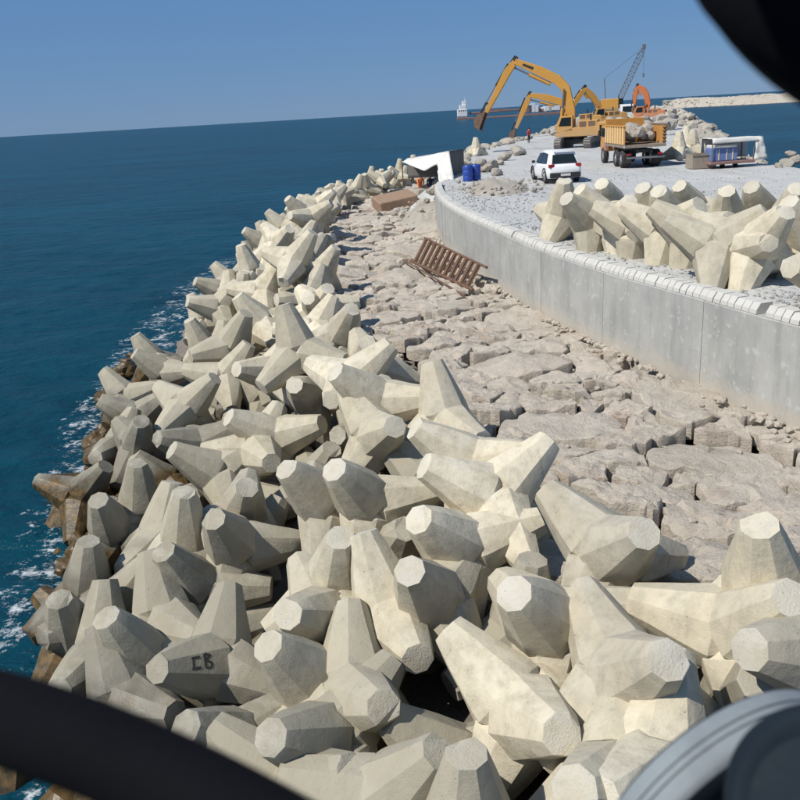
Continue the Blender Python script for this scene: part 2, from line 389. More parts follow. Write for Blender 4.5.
# ---- sea: one sheet to the horizon
def build_sea():
    me = bpy.data.meshes.new('sea'); V = []; F = []; att = []
    radii = []; r = 6.0
    while r < 45000: radii.append(r); r += max(.28, r*.022) if r < 260 else r*.12
    na = 300; a0, a1 = R_(-62), R_(62)
    # fine in front of the camera, then a coarse ring behind
    angs = [a0+(a1-a0)*i/na for i in range(na+1)] + [a1+(2*math.pi-(a1-a0))*i/24 for i in range(1, 24)]
    n = len(angs)
    for r in radii:
        amp = .20*max(0, 1-r/230)
        for a in angs:
            x = r*math.sin(a); y = r*math.cos(a); z = SEA_Z
            if amp > 0 and abs(a) < 1.2:
                z += amp*(noise.noise((x*.22, y*.42, 0))+.5*noise.noise((x*.7, y*1.1, 3)))
            sh = 0.0
            if r < 110 and x < 6 and y > 3:
                s = sdist(x, y); sh = max(0, min(1, (10.6-s)/1.5))
                if s < 0: sh = 0
            V.append((x, y, z)); att.append(sh)
    for i in range(len(radii)-1):
        for k in range(n):
            k2 = (k+1) % n; F.append((i*n+k, i*n+k2, (i+1)*n+k2, (i+1)*n+k))
    me.from_pydata(V, [], F)
    A = me.attributes.new('shore', 'FLOAT', 'POINT'); A.data.foreach_set('value', att)
    for p in me.polygons: p.use_smooth = True
    me.update()
    o = link('sea', me, M['sea']); tag(o, 'dark blue sea with small waves and foam at the blocks', None, kind='structure')
    if me.polygons[0].normal.z < 0: me.flip_normals()
build_sea()

# ---- embankment under blocks and stones
def build_embankment():
    V = []; F = []; xs = [-24+i*.6 for i in range(66)]; ys = [-10+j*.6 for j in range(190)]
    for y in ys:
        for x in xs:
            s = sdist(x, y)
            z = -2.36 if s < 0 else max(-9, -1.25-max(0, s-1.2)*.44-1.15-.15)
            if y > 74: z -= (y-74)*.1
            z += .12*noise.noise((x*1.1, y*1.1, 7))+.08*noise.noise((x*2.9, y*2.9, 2))
            V.append((x, y, z))
    n = len(xs)
    for j in range(len(ys)-1):
        for i in range(n-1): a = j*n+i; F.append((a, a+1, a+n+1, a+n))
    me = bpy.data.meshes.new('embankment'); me.from_pydata(V, [], F); me.update()
    o = link('embankment', me, M['bed']); tag(o, 'dark rubble embankment beneath blocks and stones', None, kind='structure'); return o
embankment = build_embankment()

# ---- gravel platform and the mole running out to sea
XR = [(-12,27),(30,24),(44,22.5),(50,22.0),(56,22.6),(62,24.2),(85,31.2),(131,46),(254,84),(367,116),(420,131)]
XLF = [(50.5,3.1),(58,3.9),(70,5.6),(82,7.2),(93,10.6),(107,15.6),(131,23),(201,42),(300,71),(420,105)]
def xl(y): return wall_x(y)+.3 if y < 50.5 else interp(XLF, y)
def build_platform():
    V = []; F = []; ys = []; y = 3.0
    while y < 420: ys.append(y); y += .6 if y < 70 else 2.2 if y < 150 else 8
    nx = 26
    for y in ys:
        a = xl(y); b = interp(XR, y)
        hl = 0 if y < 50.2 else min(1, .22+(y-50.2)/7)
        row = [(a-8.5*hl, -6.0 if hl else -.6), (a-3.4*hl, -2.3 if hl else -.3)]
        for i in range(nx):
            x = a+(b-a)*i/(nx-1)
            z = .05*noise.noise((x*.35, y*.35, 1))+.025*noise.noise((x*1.3, y*1.3, 5))
            if y > 60: z += min(1, (y-60)/60)*.5*noise.noise((x*.16, y*.09, 9))
            row.append((x, z))
        row += [(b+2.6, -2.2), (b+7.5, -6.0)]
        for x, z in row: V.append((x, y, z))
    n = nx+4
    for j in range(len(ys)-1):
        for i in range(n-1): a = j*n+i; F.append((a, a+1, a+n+1, a+n))
    me = bpy.data.meshes.new('gravel_platform'); me.from_pydata(V, [], F); me.update()
    o = link('gravel_platform', me, M['gravel']); tag(o, 'pale grey gravel roadway on top of the mole', None, kind='structure'); return o
platform = build_platform()

# ---- curved concrete sea wall: panels and a row of cap blocks
wall = empty('sea_wall', (WC[0].x, WC[0].y, -2.2), 0, 'long curved grey concrete wall between the stone apron and gravel roadway', 'wall')
WO = wall.location.copy()
def wall_part(name, s0, s1, prof, mat, step=.5):
    n = max(1, int((s1-s0)/step)); P = []; k = len(prof)
    for i in range(n+1):
        p, d, nr = wall_at(s0+(s1-s0)*i/n)
        for off, z in prof: P.append((p.x+nr.x*off-WO.x, p.y+nr.y*off-WO.y, z-WO.z))
    F = [(i*k+j, i*k+(j+1) % k, (i+1)*k+(j+1) % k, (i+1)*k+j) for i in range(n) for j in range(k)]
    F += [tuple(range(k-1, -1, -1)), tuple(range(n*k, n*k+k))]
    mb = MB(); mb.add(P, F); return mb
s = 0.0; i = 0
while s < WLEN-.5:
    s1 = min(s+3.9, WLEN)
    dp = rnd.uniform(-.006, .006)
    wall_part('wall_panel', s+.008, s1-.008, [(dp, -2.6), (dp, -.015), (.02+dp, 0), (.55, 0), (.55, -2.6)], M['wall']).build('wall_panel', M['wall'], wall)
    s = s1
s = .1
while s < WLEN-.45:
    L = rnd.uniform(.20, .235); h = rnd.uniform(.165, .19); j = rnd.uniform(-.012, .012)
    if rnd.random() > .03 or s > 34:
        wall_part('cap_block', s, s+L-.02, [(.04+j, .004), (.05+j, .09), (.14+j, h+.03), (.42, h+.03), (.42, .004)], M['cap'], 1).build('cap_block', M['cap'], wall, .005)
    s += L

# ---- stone apron: fitted limestone boulders, each its own piece
def clip(poly, px, py, nx_, ny_):
    out = []; n = len(poly)
    for i in range(n):
        a = poly[i]; b = poly[(i+1) % n]; da = (a[0]-px)*nx_+(a[1]-py)*ny_; db = (b[0]-px)*nx_+(b[1]-py)*ny_
        if da <= 0: out.append(a)
        if (da < 0 < db) or (db < 0 < da):
            t = da/(da-db); out.append((a[0]+(b[0]-a[0])*t, a[1]+(b[1]-a[1])*t))
    return out
def apron():
    rn = random.Random(23)
    root = tag(empty('stone_apron', (0, 20, -2.2)), 'apron of fitted pale limestone boulders along the foot of the wall', None, kind='structure')
    seeds = []; ST = 1.35
    def ok(x, y, r):
        for a, b, q, _ in seeds:
            if abs(b-y) < 3 and (a-x)**2+(b-y)**2 < ((r+q)*.5)**2*1.0: return False
        return True
    tries = 0
    while tries < 60000:
        tries += 1
        y = rn.uniform(3.5, 73); far = min(1, max(0, (y-10)/45))
        e = interp([(b, a) for a, b in EDGE], y); wr = wall_x(y) if y < 50.5 else interp(XLF, y)
        x = rn.uniform(e-2.2, wr+1.2)/ST
        r = rn.choice((.6, .85, 1.2, 1.55))*(1+.25*far)
        if tries > 40000: r = .5
        if not ok(x, y, r): continue
        s = sdist(x*ST, y)
        inside = (-.15 > s or (s < .9 and rn.random() < .55)) and x*ST < wr+.25 and y > 5
        seeds.append((x, y, r, inside))
    built = 0; cand = []
    for (x, y, r, ins) in seeds:
        if not ins: continue
        poly = [(x-1.7, y-1.7), (x+1.7, y-1.7), (x+1.7, y+1.7), (x-1.7, y+1.7)]
        for (a, b, q, _) in seeds:
            if (a, b) == (x, y) or abs(a-x) > 3.6 or abs(b-y) > 3.6: continue
            dx = a-x; dy = b-y; d2 = dx*dx+dy*dy; t = .5+ (r*r-q*q)*.16/d2
            t = min(.75, max(.25, t))
            poly = clip(poly, x+dx*t, y+dy*t, dx, dy)
            if len(poly) < 3: break
        if len(poly) < 3: continue
        cand.append((x*ST, y, r, [(a*ST, b) for a, b in poly]))
    cand.sort(key=lambda c: c[1])
    RV = []; RF = []
    for (x, y, r, poly) in cand:
        cx = sum(p[0] for p in poly)/len(poly); cy = sum(p[1] for p in poly)/len(poly)
        N = 36 if y < 30 else 20
        # resample the outline
        per = [math.dist(poly[i], poly[(i+1) % len(poly)]) for i in range(len(poly))]; T = sum(per); pts = []
        for k in range(N):
            d = T*k/N; i = 0
            while d > per[i]: d -= per[i]; i += 1
            a = poly[i]; b = poly[(i+1) % len(poly)]; t = d/per[i]; pts.append(Vector((a[0]+(b[0]-a[0])*t, a[1]+(b[1]-a[1])*t, 0)))
        pts = [(pts[k-1]+pts[k]*5+pts[(k+1) % N])/7 for k in range(N)]
        c = Vector((cx, cy, 0)); sd_ = rn.uniform(0, 99)
        sz = math.sqrt(T*T/12)*.5
        gap = rn.uniform(.02, .065)
        top = -1.88+rn.uniform(-.10, .10); tx = rn.uniform(-.10, .10); ty = rn.uniform(-.10, .10)
        facets = [(rn.gauss(0, .14), rn.gauss(0, .14), rn.uniform(.03, .12)) for _ in range(4)]
        if sdist(x, y) > -.4: top -= .12
        rings = [(1.0, -.42), (1.0, -.12), (.992, -.035), (.965, -.008), (.86, .0), (.70, .0), (.52, .0), (.3, .0)] if y < 32 else [(1.0, -.4), (.995, -.06), (.93, 0), (.6, .0), (.3, .0)]
        V = []; F = []
        for fr, dz in rings:
            for p in pts:
                d = p-c; L = max(d.length, .01); q = c+d*max(0, (L-gap)/L)*fr
                jit = .10*noise.noise((q.x*2.6, q.y*2.6, sd_))+.075*noise.noise((q.x*7, q.y*7, sd_))
                q = q+d/L*jit*(1 if fr > .8 else .3)
                zz = top+dz*(.75+.5*noise.noise((q.x*1.3, q.y*1.3, sd_+4))) + (q.x-cx)*tx+(q.y-cy)*ty
                if fr < .999 or dz > -.3:
                    zz += .085*noise.noise((q.x*1.15, q.y*1.15, sd_))+.06*noise.noise((q.x*3.1, q.y*3.1, sd_+1))+.038*noise.noise((q.x*8, q.y*8, sd_+2))+.02*noise.noise((q.x*17, q.y*17, sd_+2))
                    zz += min(0, min(fa*(q.x-cx)+fb*(q.y-cy)+fc for fa, fb, fc in facets))   # broken faces
                    zz += .065*(1 if noise.noise((q.x*1.1+3, q.y*1.1, sd_+9)) > .08 else 0)
                V.append((q.x-cx, q.y-cy, zz+2.2))
        V.append((0, 0, top+.03+2.2+.085*noise.noise((cx*1.15, cy*1.15, sd_))))
        for i in range(len(rings)-1):
            for k in range(N): k2 = (k+1) % N; F.append((i*N+k, i*N+k2, (i+1)*N+k2, (i+1)*N+k))
        l = (len(rings)-1)*N
        for k in range(N): F.append((l+k, l+(k+1) % N, len(V)-1))
        me = bpy.data.meshes.new('stone'); me.from_pydata(V, [], F)
        built += 1
        if built > 300:
            b = len(RV); RV += [(a+cx, b_+cy-20, c_) for a, b_, c_ in V]; RF += [tuple(b+i for i in f) for f in F]; continue
        o = link('stone', me, M['stone'], root); o.location = (cx, cy-20, 0)
        bm = bmesh.new(); bm.from_mesh(me)
        for f in bm.faces: f.smooth = True
        for e in bm.edges:
            if len(e.link_faces) == 2 and e.calc_face_angle(0) > .38: e.smooth = False
        bm.to_mesh(me); bm.free()
    if RV:
        me = bpy.data.meshes.new('far_stones'); me.from_pydata(RV, [], RF); me.update(); link('far_stones', me, M['stone'], root)['kind'] = 'stuff'
    print('apron stones', built, 'of', len(cand))
apron()

# ---- rock shapes
def rock_mesh(name, seed, sub=2, flat=.75, ang=.35, mat=None):
    bm = bmesh.new(); bmesh.ops.create_icosphere(bm, subdivisions=sub, radius=.5)
    rn = random.Random(seed); planes = []
    for _ in range(9):
        d = Vector((rn.gauss(0, 1), rn.gauss(0, 1), rn.gauss(0, 1))).normalized(); planes.append((d, rn.uniform(.30, .44)))
    for v in bm.verts:
        for d, h in planes:
            t = v.co.dot(d)-h
            if t > 0: v.co -= d*t
        v.co *= 1+ang*.35*noise.noise(v.co*2.3+Vector((seed*3.1, 0, 0)))+ang*.15*noise.noise(v.co*6+Vector((0, seed, 0)))
        v.co.z *= flat
    me = bpy.data.meshes.new(name); bm.to_mesh(me); bm.free()
    me.materials.append(mat or M['rock']); return me
ROCKS = [rock_mesh('boulder', i, 2, rnd.uniform(.6, .9), .5) for i in range(10)]
def scatter_mesh(name, items, meshes, mat, parent=None):
    """many small stones joined in one mesh"""
    V = []; F = []
    data = [([tuple(v.co) for v in m.vertices], [tuple(p.vertices) for p in m.polygons]) for m in meshes]
    for (p, sz, rz) in items:
        vs_, fs_ = data[rnd.randrange(len(data))]; b = len(V); c, s_ = math.cos(rz)*sz, math.sin(rz)*sz
        V += [(p[0]+x*c-y*s_, p[1]+x*s_+y*c, p[2]+z*sz) for x, y, z in vs_]
        F += [tuple(b+i for i in f) for f in fs_]
    me = bpy.data.meshes.new(name); me.from_pydata(V, [], F); me.update()
    return link(name, me, mat, parent)
LOW = [rock_mesh('pebble', 40+i, 1, .7, .5) for i in range(5)]
# rubble in the joints of the apron and along the wall's foot
items = []
for _ in range(1500):
    y = 5+68*rnd.random()**1.5; e = interp([(b, a) for a, b in EDGE], y); wr = wall_x(y) if y < 50.5 else interp(XLF, y)
    if rnd.random() < .45: x = wr-abs(rnd.gauss(0, .22))-.03; z = -1.84
    else: x = rnd.uniform(e-.2, wr); z = rnd.uniform(-2.08, -1.93)
    items.append(((x, y, z), rnd.uniform(.06, .24), rnd.uniform(0, 6)))
tag(scatter_mesh('rubble', items, LOW, M['stone']), 'small loose stones in the joints of the boulder apron', None, kind='stuff')
# loose gravel on the roadway
items = []
for _ in range(3000):
    y = 14+45*rnd.random()**1.7; x = xl(y)+.25+abs(rnd.gauss(0, 1))*2.2 if rnd.random() < .6 else rnd.uniform(xl(y)+.3, 22)
    items.append(((x, y, .015), rnd.uniform(.04, .13)+(.12 if rnd.random() < .03 else 0), rnd.uniform(0, 6)))
M['chips'] = limestone('gravel_chips', (.44, .445, .445), (.58, .58, .56), (.46, .48, .49), 3)
tag(scatter_mesh('loose_gravel', items, LOW, M['chips']), 'loose grey gravel chips scattered over the roadway', None, kind='stuff')

# ------------------------------------------------------------------ tetrapods
TH = 1.8; TR = .655*TH
LEGS = [Vector((0, 0, 1)), Vector((.9428, 0, -1/3)), Vector((-.4714, .8165, -1/3)), Vector((-.4714, -.8165, -1/3))]
def tetrapod_mesh(seed):
    rn = random.Random(seed); base = None; objs = []
    for i, d in enumerate(LEGS):
        q = d.to_track_quat('Z', 'Y') if i == 0 else Vector((0, 0, 1)).rotation_difference(d)
        bm = bmesh.new(); rings = []
        for r, h in ((.05*TH, -.16*TH), (.260*TH, .13*TH), (.248*TH, .19*TH), (.113*TH, TR)):
            rings.append([bm.verts.new(q @ Vector((r*math.cos((k+.5)*math.pi/4), r*math.sin((k+.5)*math.pi/4), h))) for k in range(8)])
        for a, b in zip(rings[:-1], rings[1:]):
            for k in range(8): bm.faces.new((a[k], a[(k+1) % 8], b[(k+1) % 8], b[k]))
        bm.faces.new(rings[0][::-1]); bm.faces.new(rings[-1])
        me = bpy.data.meshes.new('leg'); bm.to_mesh(me); bm.free()
        o = bpy.data.objects.new('leg', me); COL.objects.link(o); objs.append(o)
    for o in objs[1:]:
        m = objs[0].modifiers.new('b', 'BOOLEAN'); m.operation = 'UNION'; m.solver = 'EXACT'; m.object = o
    bpy.context.view_layer.update()
    me = bpy.data.meshes.new_from_object(objs[0].evaluated_get(bpy.context.evaluated_depsgraph_get()))
    for o in objs: bpy.data.objects.remove(o)
    bm = bmesh.new(); bm.from_mesh(me)
    bmesh.ops.remove_doubles(bm, verts=bm.verts, dist=.004)
    bmesh.ops.dissolve_limit(bm, angle_limit=.02, verts=bm.verts, edges=bm.edges)
    ed = [e for e in bm.edges if len(e.link_faces) == 2 and e.calc_face_angle(0) > .25]
    bmesh.ops.bevel(bm, geom=ed, offset=.022, segments=2, profile=.6, affect='EDGES', clamp_overlap=True)
    bmesh.ops.triangulate(bm, faces=[f for f in bm.faces if len(f.verts) > 4])
    bmesh.ops.subdivide_edges(bm, edges=[e for e in bm.edges if e.calc_length() > .45], cuts=2, use_grid_fill=True)
    bmesh.ops.triangulate(bm, faces=[f for f in bm.faces if len(f.verts) > 4])
    off = Vector((seed*7.3, seed*1.7, 0))
    for v in bm.verts:
        n = noise.noise(v.co*1.6+off)*.022+noise.noise(v.co*5+off)*.008
        v.co += v.normal*n
    # a few chipped corners at the leg ends
    for i, d in enumerate(LEGS):
        if rn.random() < .55:
            e = d*TR; side = Vector((rn.gauss(0, 1), rn.gauss(0, 1), rn.gauss(0, 1))); side = (side-d*side.dot(d)).normalized()
            cp = e+side*.113*TH
            for v in bm.verts:
                L = (v.co-cp).length
                if L < .12: v.co -= (side+d).normalized()*(.12-L)*.55
    bm.normal_update()
    me2 = bpy.data.meshes.new('tetrapod'); 
    for f in bm.faces:
        c = f.calc_center_median(); f.material_index = 0
        for d in LEGS:
            if c.dot(d) > TR-.03 and f.normal.dot(d) > .8: f.material_index = 1
        f.smooth = True
    for e in bm.edges:
        if len(e.link_faces) == 2 and e.calc_face_angle(0) > .35: e.smooth = False
    bm.to_mesh(me2); bm.free(); me2.materials.append(M['concrete']); me2.materials.append(M['tip']); return me2
TM = [tetrapod_mesh(i) for i in range(6)]
print('tetrapod tris', sum(len(p.vertices)-2 for p in TM[0].polygons))
tet_n = 0
def tetrapod(P, q, label, group=None, wear_shade=0.0, scale=1.0):
    global tet_n
    o = bpy.data.objects.new('tetrapod', TM[tet_n % 6]); COL.objects.link(o); tet_n += 1
    o.rotation_mode = 'QUATERNION'; o.location = P; o.rotation_quaternion = q; o.scale = (scale,)*3
    o.color = (wear_shade, rnd.random(), 0, 1)
    return tag(o, label, 'tetrapod', group)
def settle(h, lim):
    """turn a block a little so that no leg points straight out of the slope"""
    q = Quaternion(h[3:]); v = Vector((0.05, -.86, .5)).normalized()
    d = max((q @ L for L in LEGS), key=lambda L: L.dot(v)); c = d.dot(v)
    if c > lim: q = Quaternion(v.cross(d).normalized(), math.acos(lim)-math.acos(min(1, c))) @ q
    return q
def wear_and_shade(P):
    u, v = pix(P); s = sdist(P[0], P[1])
    a = max(0, min(1, (s-2.6)/3.0)); near = max(0, min(1, (36-P[1])/16))  # near seaward blocks: wear plus their weaker light put into the colour
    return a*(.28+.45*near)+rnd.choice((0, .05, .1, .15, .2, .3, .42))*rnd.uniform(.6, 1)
MARKED = 16
HLAB = ['tetrapod at apron edge, one leg up-left and one end disc facing the camera',
 'big tetrapod at lower right with a tall pale leg leaning left',
 'tetrapod with a round end facing the camera left of the tall leaning leg',
 'large pale tetrapod at bottom centre, one leg up-left and one end facing the camera',
 'tetrapod cut by the bottom edge, one faceted leg pointing straight up at the centre',
 'long white tetrapod at the centre, leg slanting down right to a shaded end',
 'small-looking tetrapod wedged upright left of the long white central one',
 'tetrapod with pale oval leg end facing up-left, thirty-six percent across, fifty-eight percent down',
 'cream tetrapod with peaked leg up and brownish end at its right, mid picture',
 'tetrapod with tall pointed leg standing beside the apron, fifty-four percent across, forty-six percent down',
 'cream tetrapod with arms spread sideways on the crest, sixty percent across, fifty-seven percent down',
 'tetrapod with a broad leg reaching up-left, lying just below the spread-armed crest one',
 'tetrapod forming a pale V at mid picture, fifty-five percent across, seventy percent down',
 'tetrapod with a small octagonal leg end facing the camera, thirty-six percent across, seventy-seven percent down',
 'tetrapod with bright chipped leg end facing left, thirty-four percent across, ninety-two percent down',
 'tetrapod with upright pillar leg and bright end, forty-four percent across, eighty-eight percent down',
 'grey weathered tetrapod with black painted letters on its side at lower left',
 'broad grey tetrapod above the lettered one, a leg reaching up-left',
 'grey tetrapod with oval end facing up-left, right of the lettered one',
 'dark grey tetrapod with its end facing right, left of the lettered one',
 'squared-off grey tetrapod leg slanting up-left beside the dark water gap',
 'grey tetrapod stretching long and low out over the water at far left',
 'chipped grey tetrapod lying at lower left with its end facing right',
 'grey tetrapod with rounded leg end facing left, thirteen percent across, sixty-five percent down',
 'narrow grey tetrapod leg standing at the waterline, eleven percent across, seventy percent down',
 'slim grey tetrapod leg pointing up, seventeen percent across, fifty-eight percent down',
 'grey tetrapod leaning up-right between two upright ones, nineteen percent across, sixty-six percent down',
 'pale grey tetrapod leg standing upright, twenty-three percent across, sixty-two percent down',
 'grey tetrapod with bright oval end facing up-left, twenty-eight percent across, sixty-seven percent down',
 'cream grey tetrapod sloping down from its end, twenty-five percent across, fifty-nine percent down',
 'white tetrapod lying flat with a shaded end, twenty-nine percent across, fifty-seven percent down',
 'wet shining tetrapod at the waterline, fourteen percent across, fifty-six percent down',
 'grey tetrapod with a long leg rising up-right, nineteen percent across, fifty-three percent down',
 'wide dark grey tetrapod lying level, twenty-five percent across, fifty-four percent down',
 'tetrapod at the right edge with one leg up and its broad flat end on top',
 'pale tetrapod lying across the lower right with a leg reaching left',
 'pale tetrapod behind the tyre at the right edge of the picture',
 'tetrapod mostly hidden behind the tyre at the bottom edge',
 'grey tetrapod low at the water behind the black rail, far left',
 'brown-stained tetrapod standing in the water at far left',
 'tetrapod at the bottom edge with a leg slanting up right, forty-nine percent across',
 'tetrapod cut by the black rail, pale end up, thirty-seven percent across at the bottom',
 'grey tetrapod just above the black rail, twenty-eight percent across, ninety-two percent down',
 'pale grey tetrapod with a short leg up, thirty-two percent across, sixty-five percent down',
 'cream tetrapod behind the small wedged one, forty-five percent across, sixty-two percent down',
 'cream tetrapod under the broad crest leg, fifty-seven percent across, sixty-eight percent down',
 'tetrapod with pointed white leg at the apron edge, forty-six percent across, forty-five percent down',
 'tetrapod with a long level leg pointing left, forty-six percent across, forty-eight percent down',
 'small pale tetrapod at the crest with a leg up, forty-one percent across, thirty-seven percent down',
 'tetrapod with an upright pale leg at the apron edge, forty-three percent across, forty-one percent down',
 'tetrapod with an oval end facing left on the crest, forty percent across, thirty-eight percent down',
 'white tetrapod with a shaded round end at its right, thirty-seven percent across, forty-two percent down',
 'cream tetrapod on the crest pile, forty percent across, forty-nine percent down',
 'cream tetrapod with a leg pointing left, thirty-five percent across, fifty-four percent down',
 'cream tetrapod sloping down right, thirty-two percent across, forty-eight percent down',
 'cream grey tetrapod on the slope, twenty-six percent across, forty-seven percent down',
 'tetrapod end poking up from the dark gap at the bottom, seventy-four percent across']
PLAB = ['leftmost tetrapod of the row behind the wall, standing with two legs down',
 'bright tetrapod second from the left in the row behind the wall',
 'tetrapod of the row behind the wall with a flat end up, third from left',
 'tetrapod of the row behind the wall, fourth from left, with a leg straight up',
 'tetrapod in the middle of the row behind the wall, leaning with its end up-right',
 'tetrapod of the row behind the wall standing with one leg straight down in front',
 'large leaning tetrapod at the right end of the row behind the wall',
 'tetrapod behind the middle of the row on the roadway, only its top showing',
 'tetrapod farthest back at the right of the row on the roadway',
 'tetrapod of the row cut by the right edge of the picture',
 'nearest tetrapod of the row behind the wall, at the right edge',
 'tetrapod behind the second one from the left in the roadway row',
 'tetrapod partly hidden behind the leaning middle one of the roadway row',
 'tetrapod behind the one with a leg straight down in the roadway row',
 'tetrapod at the back right of the roadway row, just below the rock pile',
 'tetrapod squeezed between the first two of the row behind the wall',
 'tetrapod squeezed in front of the fourth of the row behind the wall',
 'tetrapod squeezed beside the one with a leg straight down behind the wall',
 'tetrapod squeezed left of the large leaning one behind the wall']
HEROES = [
(2.478,9.506,-1.365,0.681,-0.155,-0.496,-0.516),
(2.131,7.428,-1.673,0.655,-0.325,-0.419,-0.539),
(1.576,8.479,-1.679,0.472,-0.053,-0.364,0.801),
(1.114,7.653,-2.172,0.699,-0.036,-0.471,-0.537),
(0.415,6.412,-2.61,0.73,0.045,-0.044,0.68),
(-0.284,9.862,-2.314,0.767,-0.072,-0.227,-0.596),
(-1.033,10.803,-2.325,0.683,0.208,-0.13,0.688),
(-1.31,12.996,-2.109,0.471,-0.097,-0.316,0.818),
(-0.458,14.704,-1.622,0.745,-0.125,-0.408,-0.512),
(0.818,14.776,-1.457,0.841,-0.094,-0.156,-0.51),
(1.095,12.321,-1.304,0.864,0.153,-0.398,-0.266),
(1.265,11.2,-1.317,0.571,0.401,-0.265,-0.665),
(0.284,9.816,-2.073,0.427,-0.541,-0.186,-0.701),
(-1.177,10.153,-2.498,0.497,0.085,-0.443,0.741),
(-1.04,8.125,-2.791,0.149,-0.174,-0.394,0.89),
(-0.771,8.719,-2.665,0.58,0.459,-0.213,0.638),
(-2.771,10.268,-3.163,0.658,0.145,-0.477,0.565),
(-3.486,12.515,-3.291,0.965,0.219,-0.142,-0.032),
(-1.251,9.053,-2.702,0.397,-0.085,-0.293,0.866),
(-3.872,11.688,-3.363,0.784,0.458,0.42,0.008),
(-3.958,10.862,-3.514,0.429,-0.054,-0.205,0.878),
(-5.147,12.678,-3.781,0.757,0.404,-0.487,0.16),
(-4.127,10.176,-3.661,0.782,0.413,0.459,0.084),
(-5.946,15.791,-3.743,0.475,0.141,-0.228,0.838),
(-5.828,13.694,-3.908,0.588,0.126,0.007,0.799),
(-5.459,16.165,-3.473,0.595,0.099,-0.031,0.797),
(-4.71,14.729,-3.496,0.572,-0.191,-0.052,-0.796),
(-3.954,13.734,-3.091,0.621,0.113,-0.027,0.775),
(-2.899,12.978,-2.771,0.437,0.101,-0.322,0.834),
(-3.789,16.377,-2.875,0.63,0.392,-0.147,-0.654),
(-3.039,16.722,-2.565,0.586,0.426,-0.517,-0.457),
(-7.397,20.899,-3.914,0.035,0.133,0.6,-0.788),
(-7.482,23.109,-3.839,0.49,0.843,-0.134,0.176),
(-4.715,18.694,-3.126,0.856,0.355,-0.375,0.018),
(3.853,8.137,-1.222,0.8,0.058,-0.196,0.564),
(3.487,7.899,-1.503,0.641,0.022,-0.664,-0.384),
(4.018,7.183,-1.297,0.258,-0.384,-0.397,0.793),
(2.171,6.396,-1.952,0.004,0.369,0.385,-0.846),
(-4.887,11.625,-3.829,0.166,0.271,0.574,-0.755),
(-5.57,12.274,-4.016,0.492,0.112,-0.139,0.852),
(-0.378,7.102,-2.749,0.859,0.268,0.152,0.408),
(-1.449,7.679,-3.083,0.863,0.347,0.262,0.257),
(-2.174,8.63,-3.229,0.241,-0.113,-0.341,0.902),
(-3.023,14.214,-2.822,0.906,0.266,0.219,-0.247),
(-0.591,12.548,-1.91,0.472,-0.037,-0.346,0.81),
(0.728,10.547,-1.733,0.426,-0.099,-0.384,0.813),
(-0.637,18.713,-1.393,0.903,0.41,0.06,-0.11),
(-0.399,15.513,-1.238,0.894,0.257,-0.299,-0.212),
(-2.196,24.568,-1.356,0.702,0.371,-0.101,0.6),
(-1.41,21.334,-1.339,0.721,0.354,-0.067,0.592),
(-2.181,24.675,-1.313,0.402,0.138,-0.487,0.763),
(-2.171,22.791,-1.555,0.089,-0.213,0.679,-0.697),
(-2.012,18.493,-1.969,0.845,0.44,-0.219,0.209),
(-2.659,17.028,-2.383,0.876,0.261,-0.375,-0.157),
(-3.26,21.466,-2.216,0.608,0.58,-0.024,-0.541),
(-5.298,25.019,-2.734,0.62,0.709,-0.01,-0.335),
(1.793,6.406,-2.081,0.795,0.433,-0.065,-0.419),
]
PLATF = [
(5.339,26.919,0.682,0.447,0.129,0.207,-0.861),
(6.189,24.991,0.739,0.382,0.362,-0.016,-0.85),
(6.378,24.005,0.703,0.585,0.317,0.335,-0.667),
(7.438,24.096,0.713,0.298,0.296,0.13,-0.898),
(7.07,22.142,0.708,0.614,0.108,0.44,-0.646),
(7.273,19.168,0.715,0.451,0.773,-0.444,0.051),
(7.93,18.704,0.713,0.533,0.136,0.349,-0.758),
(8.997,25.636,0.738,0.674,0.008,-0.407,0.617),
(10.263,23.862,0.736,0.717,0.055,-0.389,0.576),
(9.333,19.162,0.744,0.735,-0.045,-0.352,0.578),
(8.143,15.363,0.735,0.452,-0.337,-0.506,0.653),
(7.043,27.301,0.738,0.669,0.059,-0.385,0.634),
(7.636,23.618,0.738,0.707,0.071,-0.359,0.606),
(8.808,22.602,0.737,0.77,0.179,-0.3,0.533),
(10.212,22.163,0.737,0.812,0.247,-0.249,0.467),
(5.734,24.655,0.71,0.371,0.427,0.078,-0.821),
(6.556,23.042,0.709,0.605,0.301,0.48,-0.559),
(7.504,21.256,0.707,0.573,0.219,0.509,-0.603),
(7.755,19.086,0.709,0.517,0.362,0.492,-0.599),
]
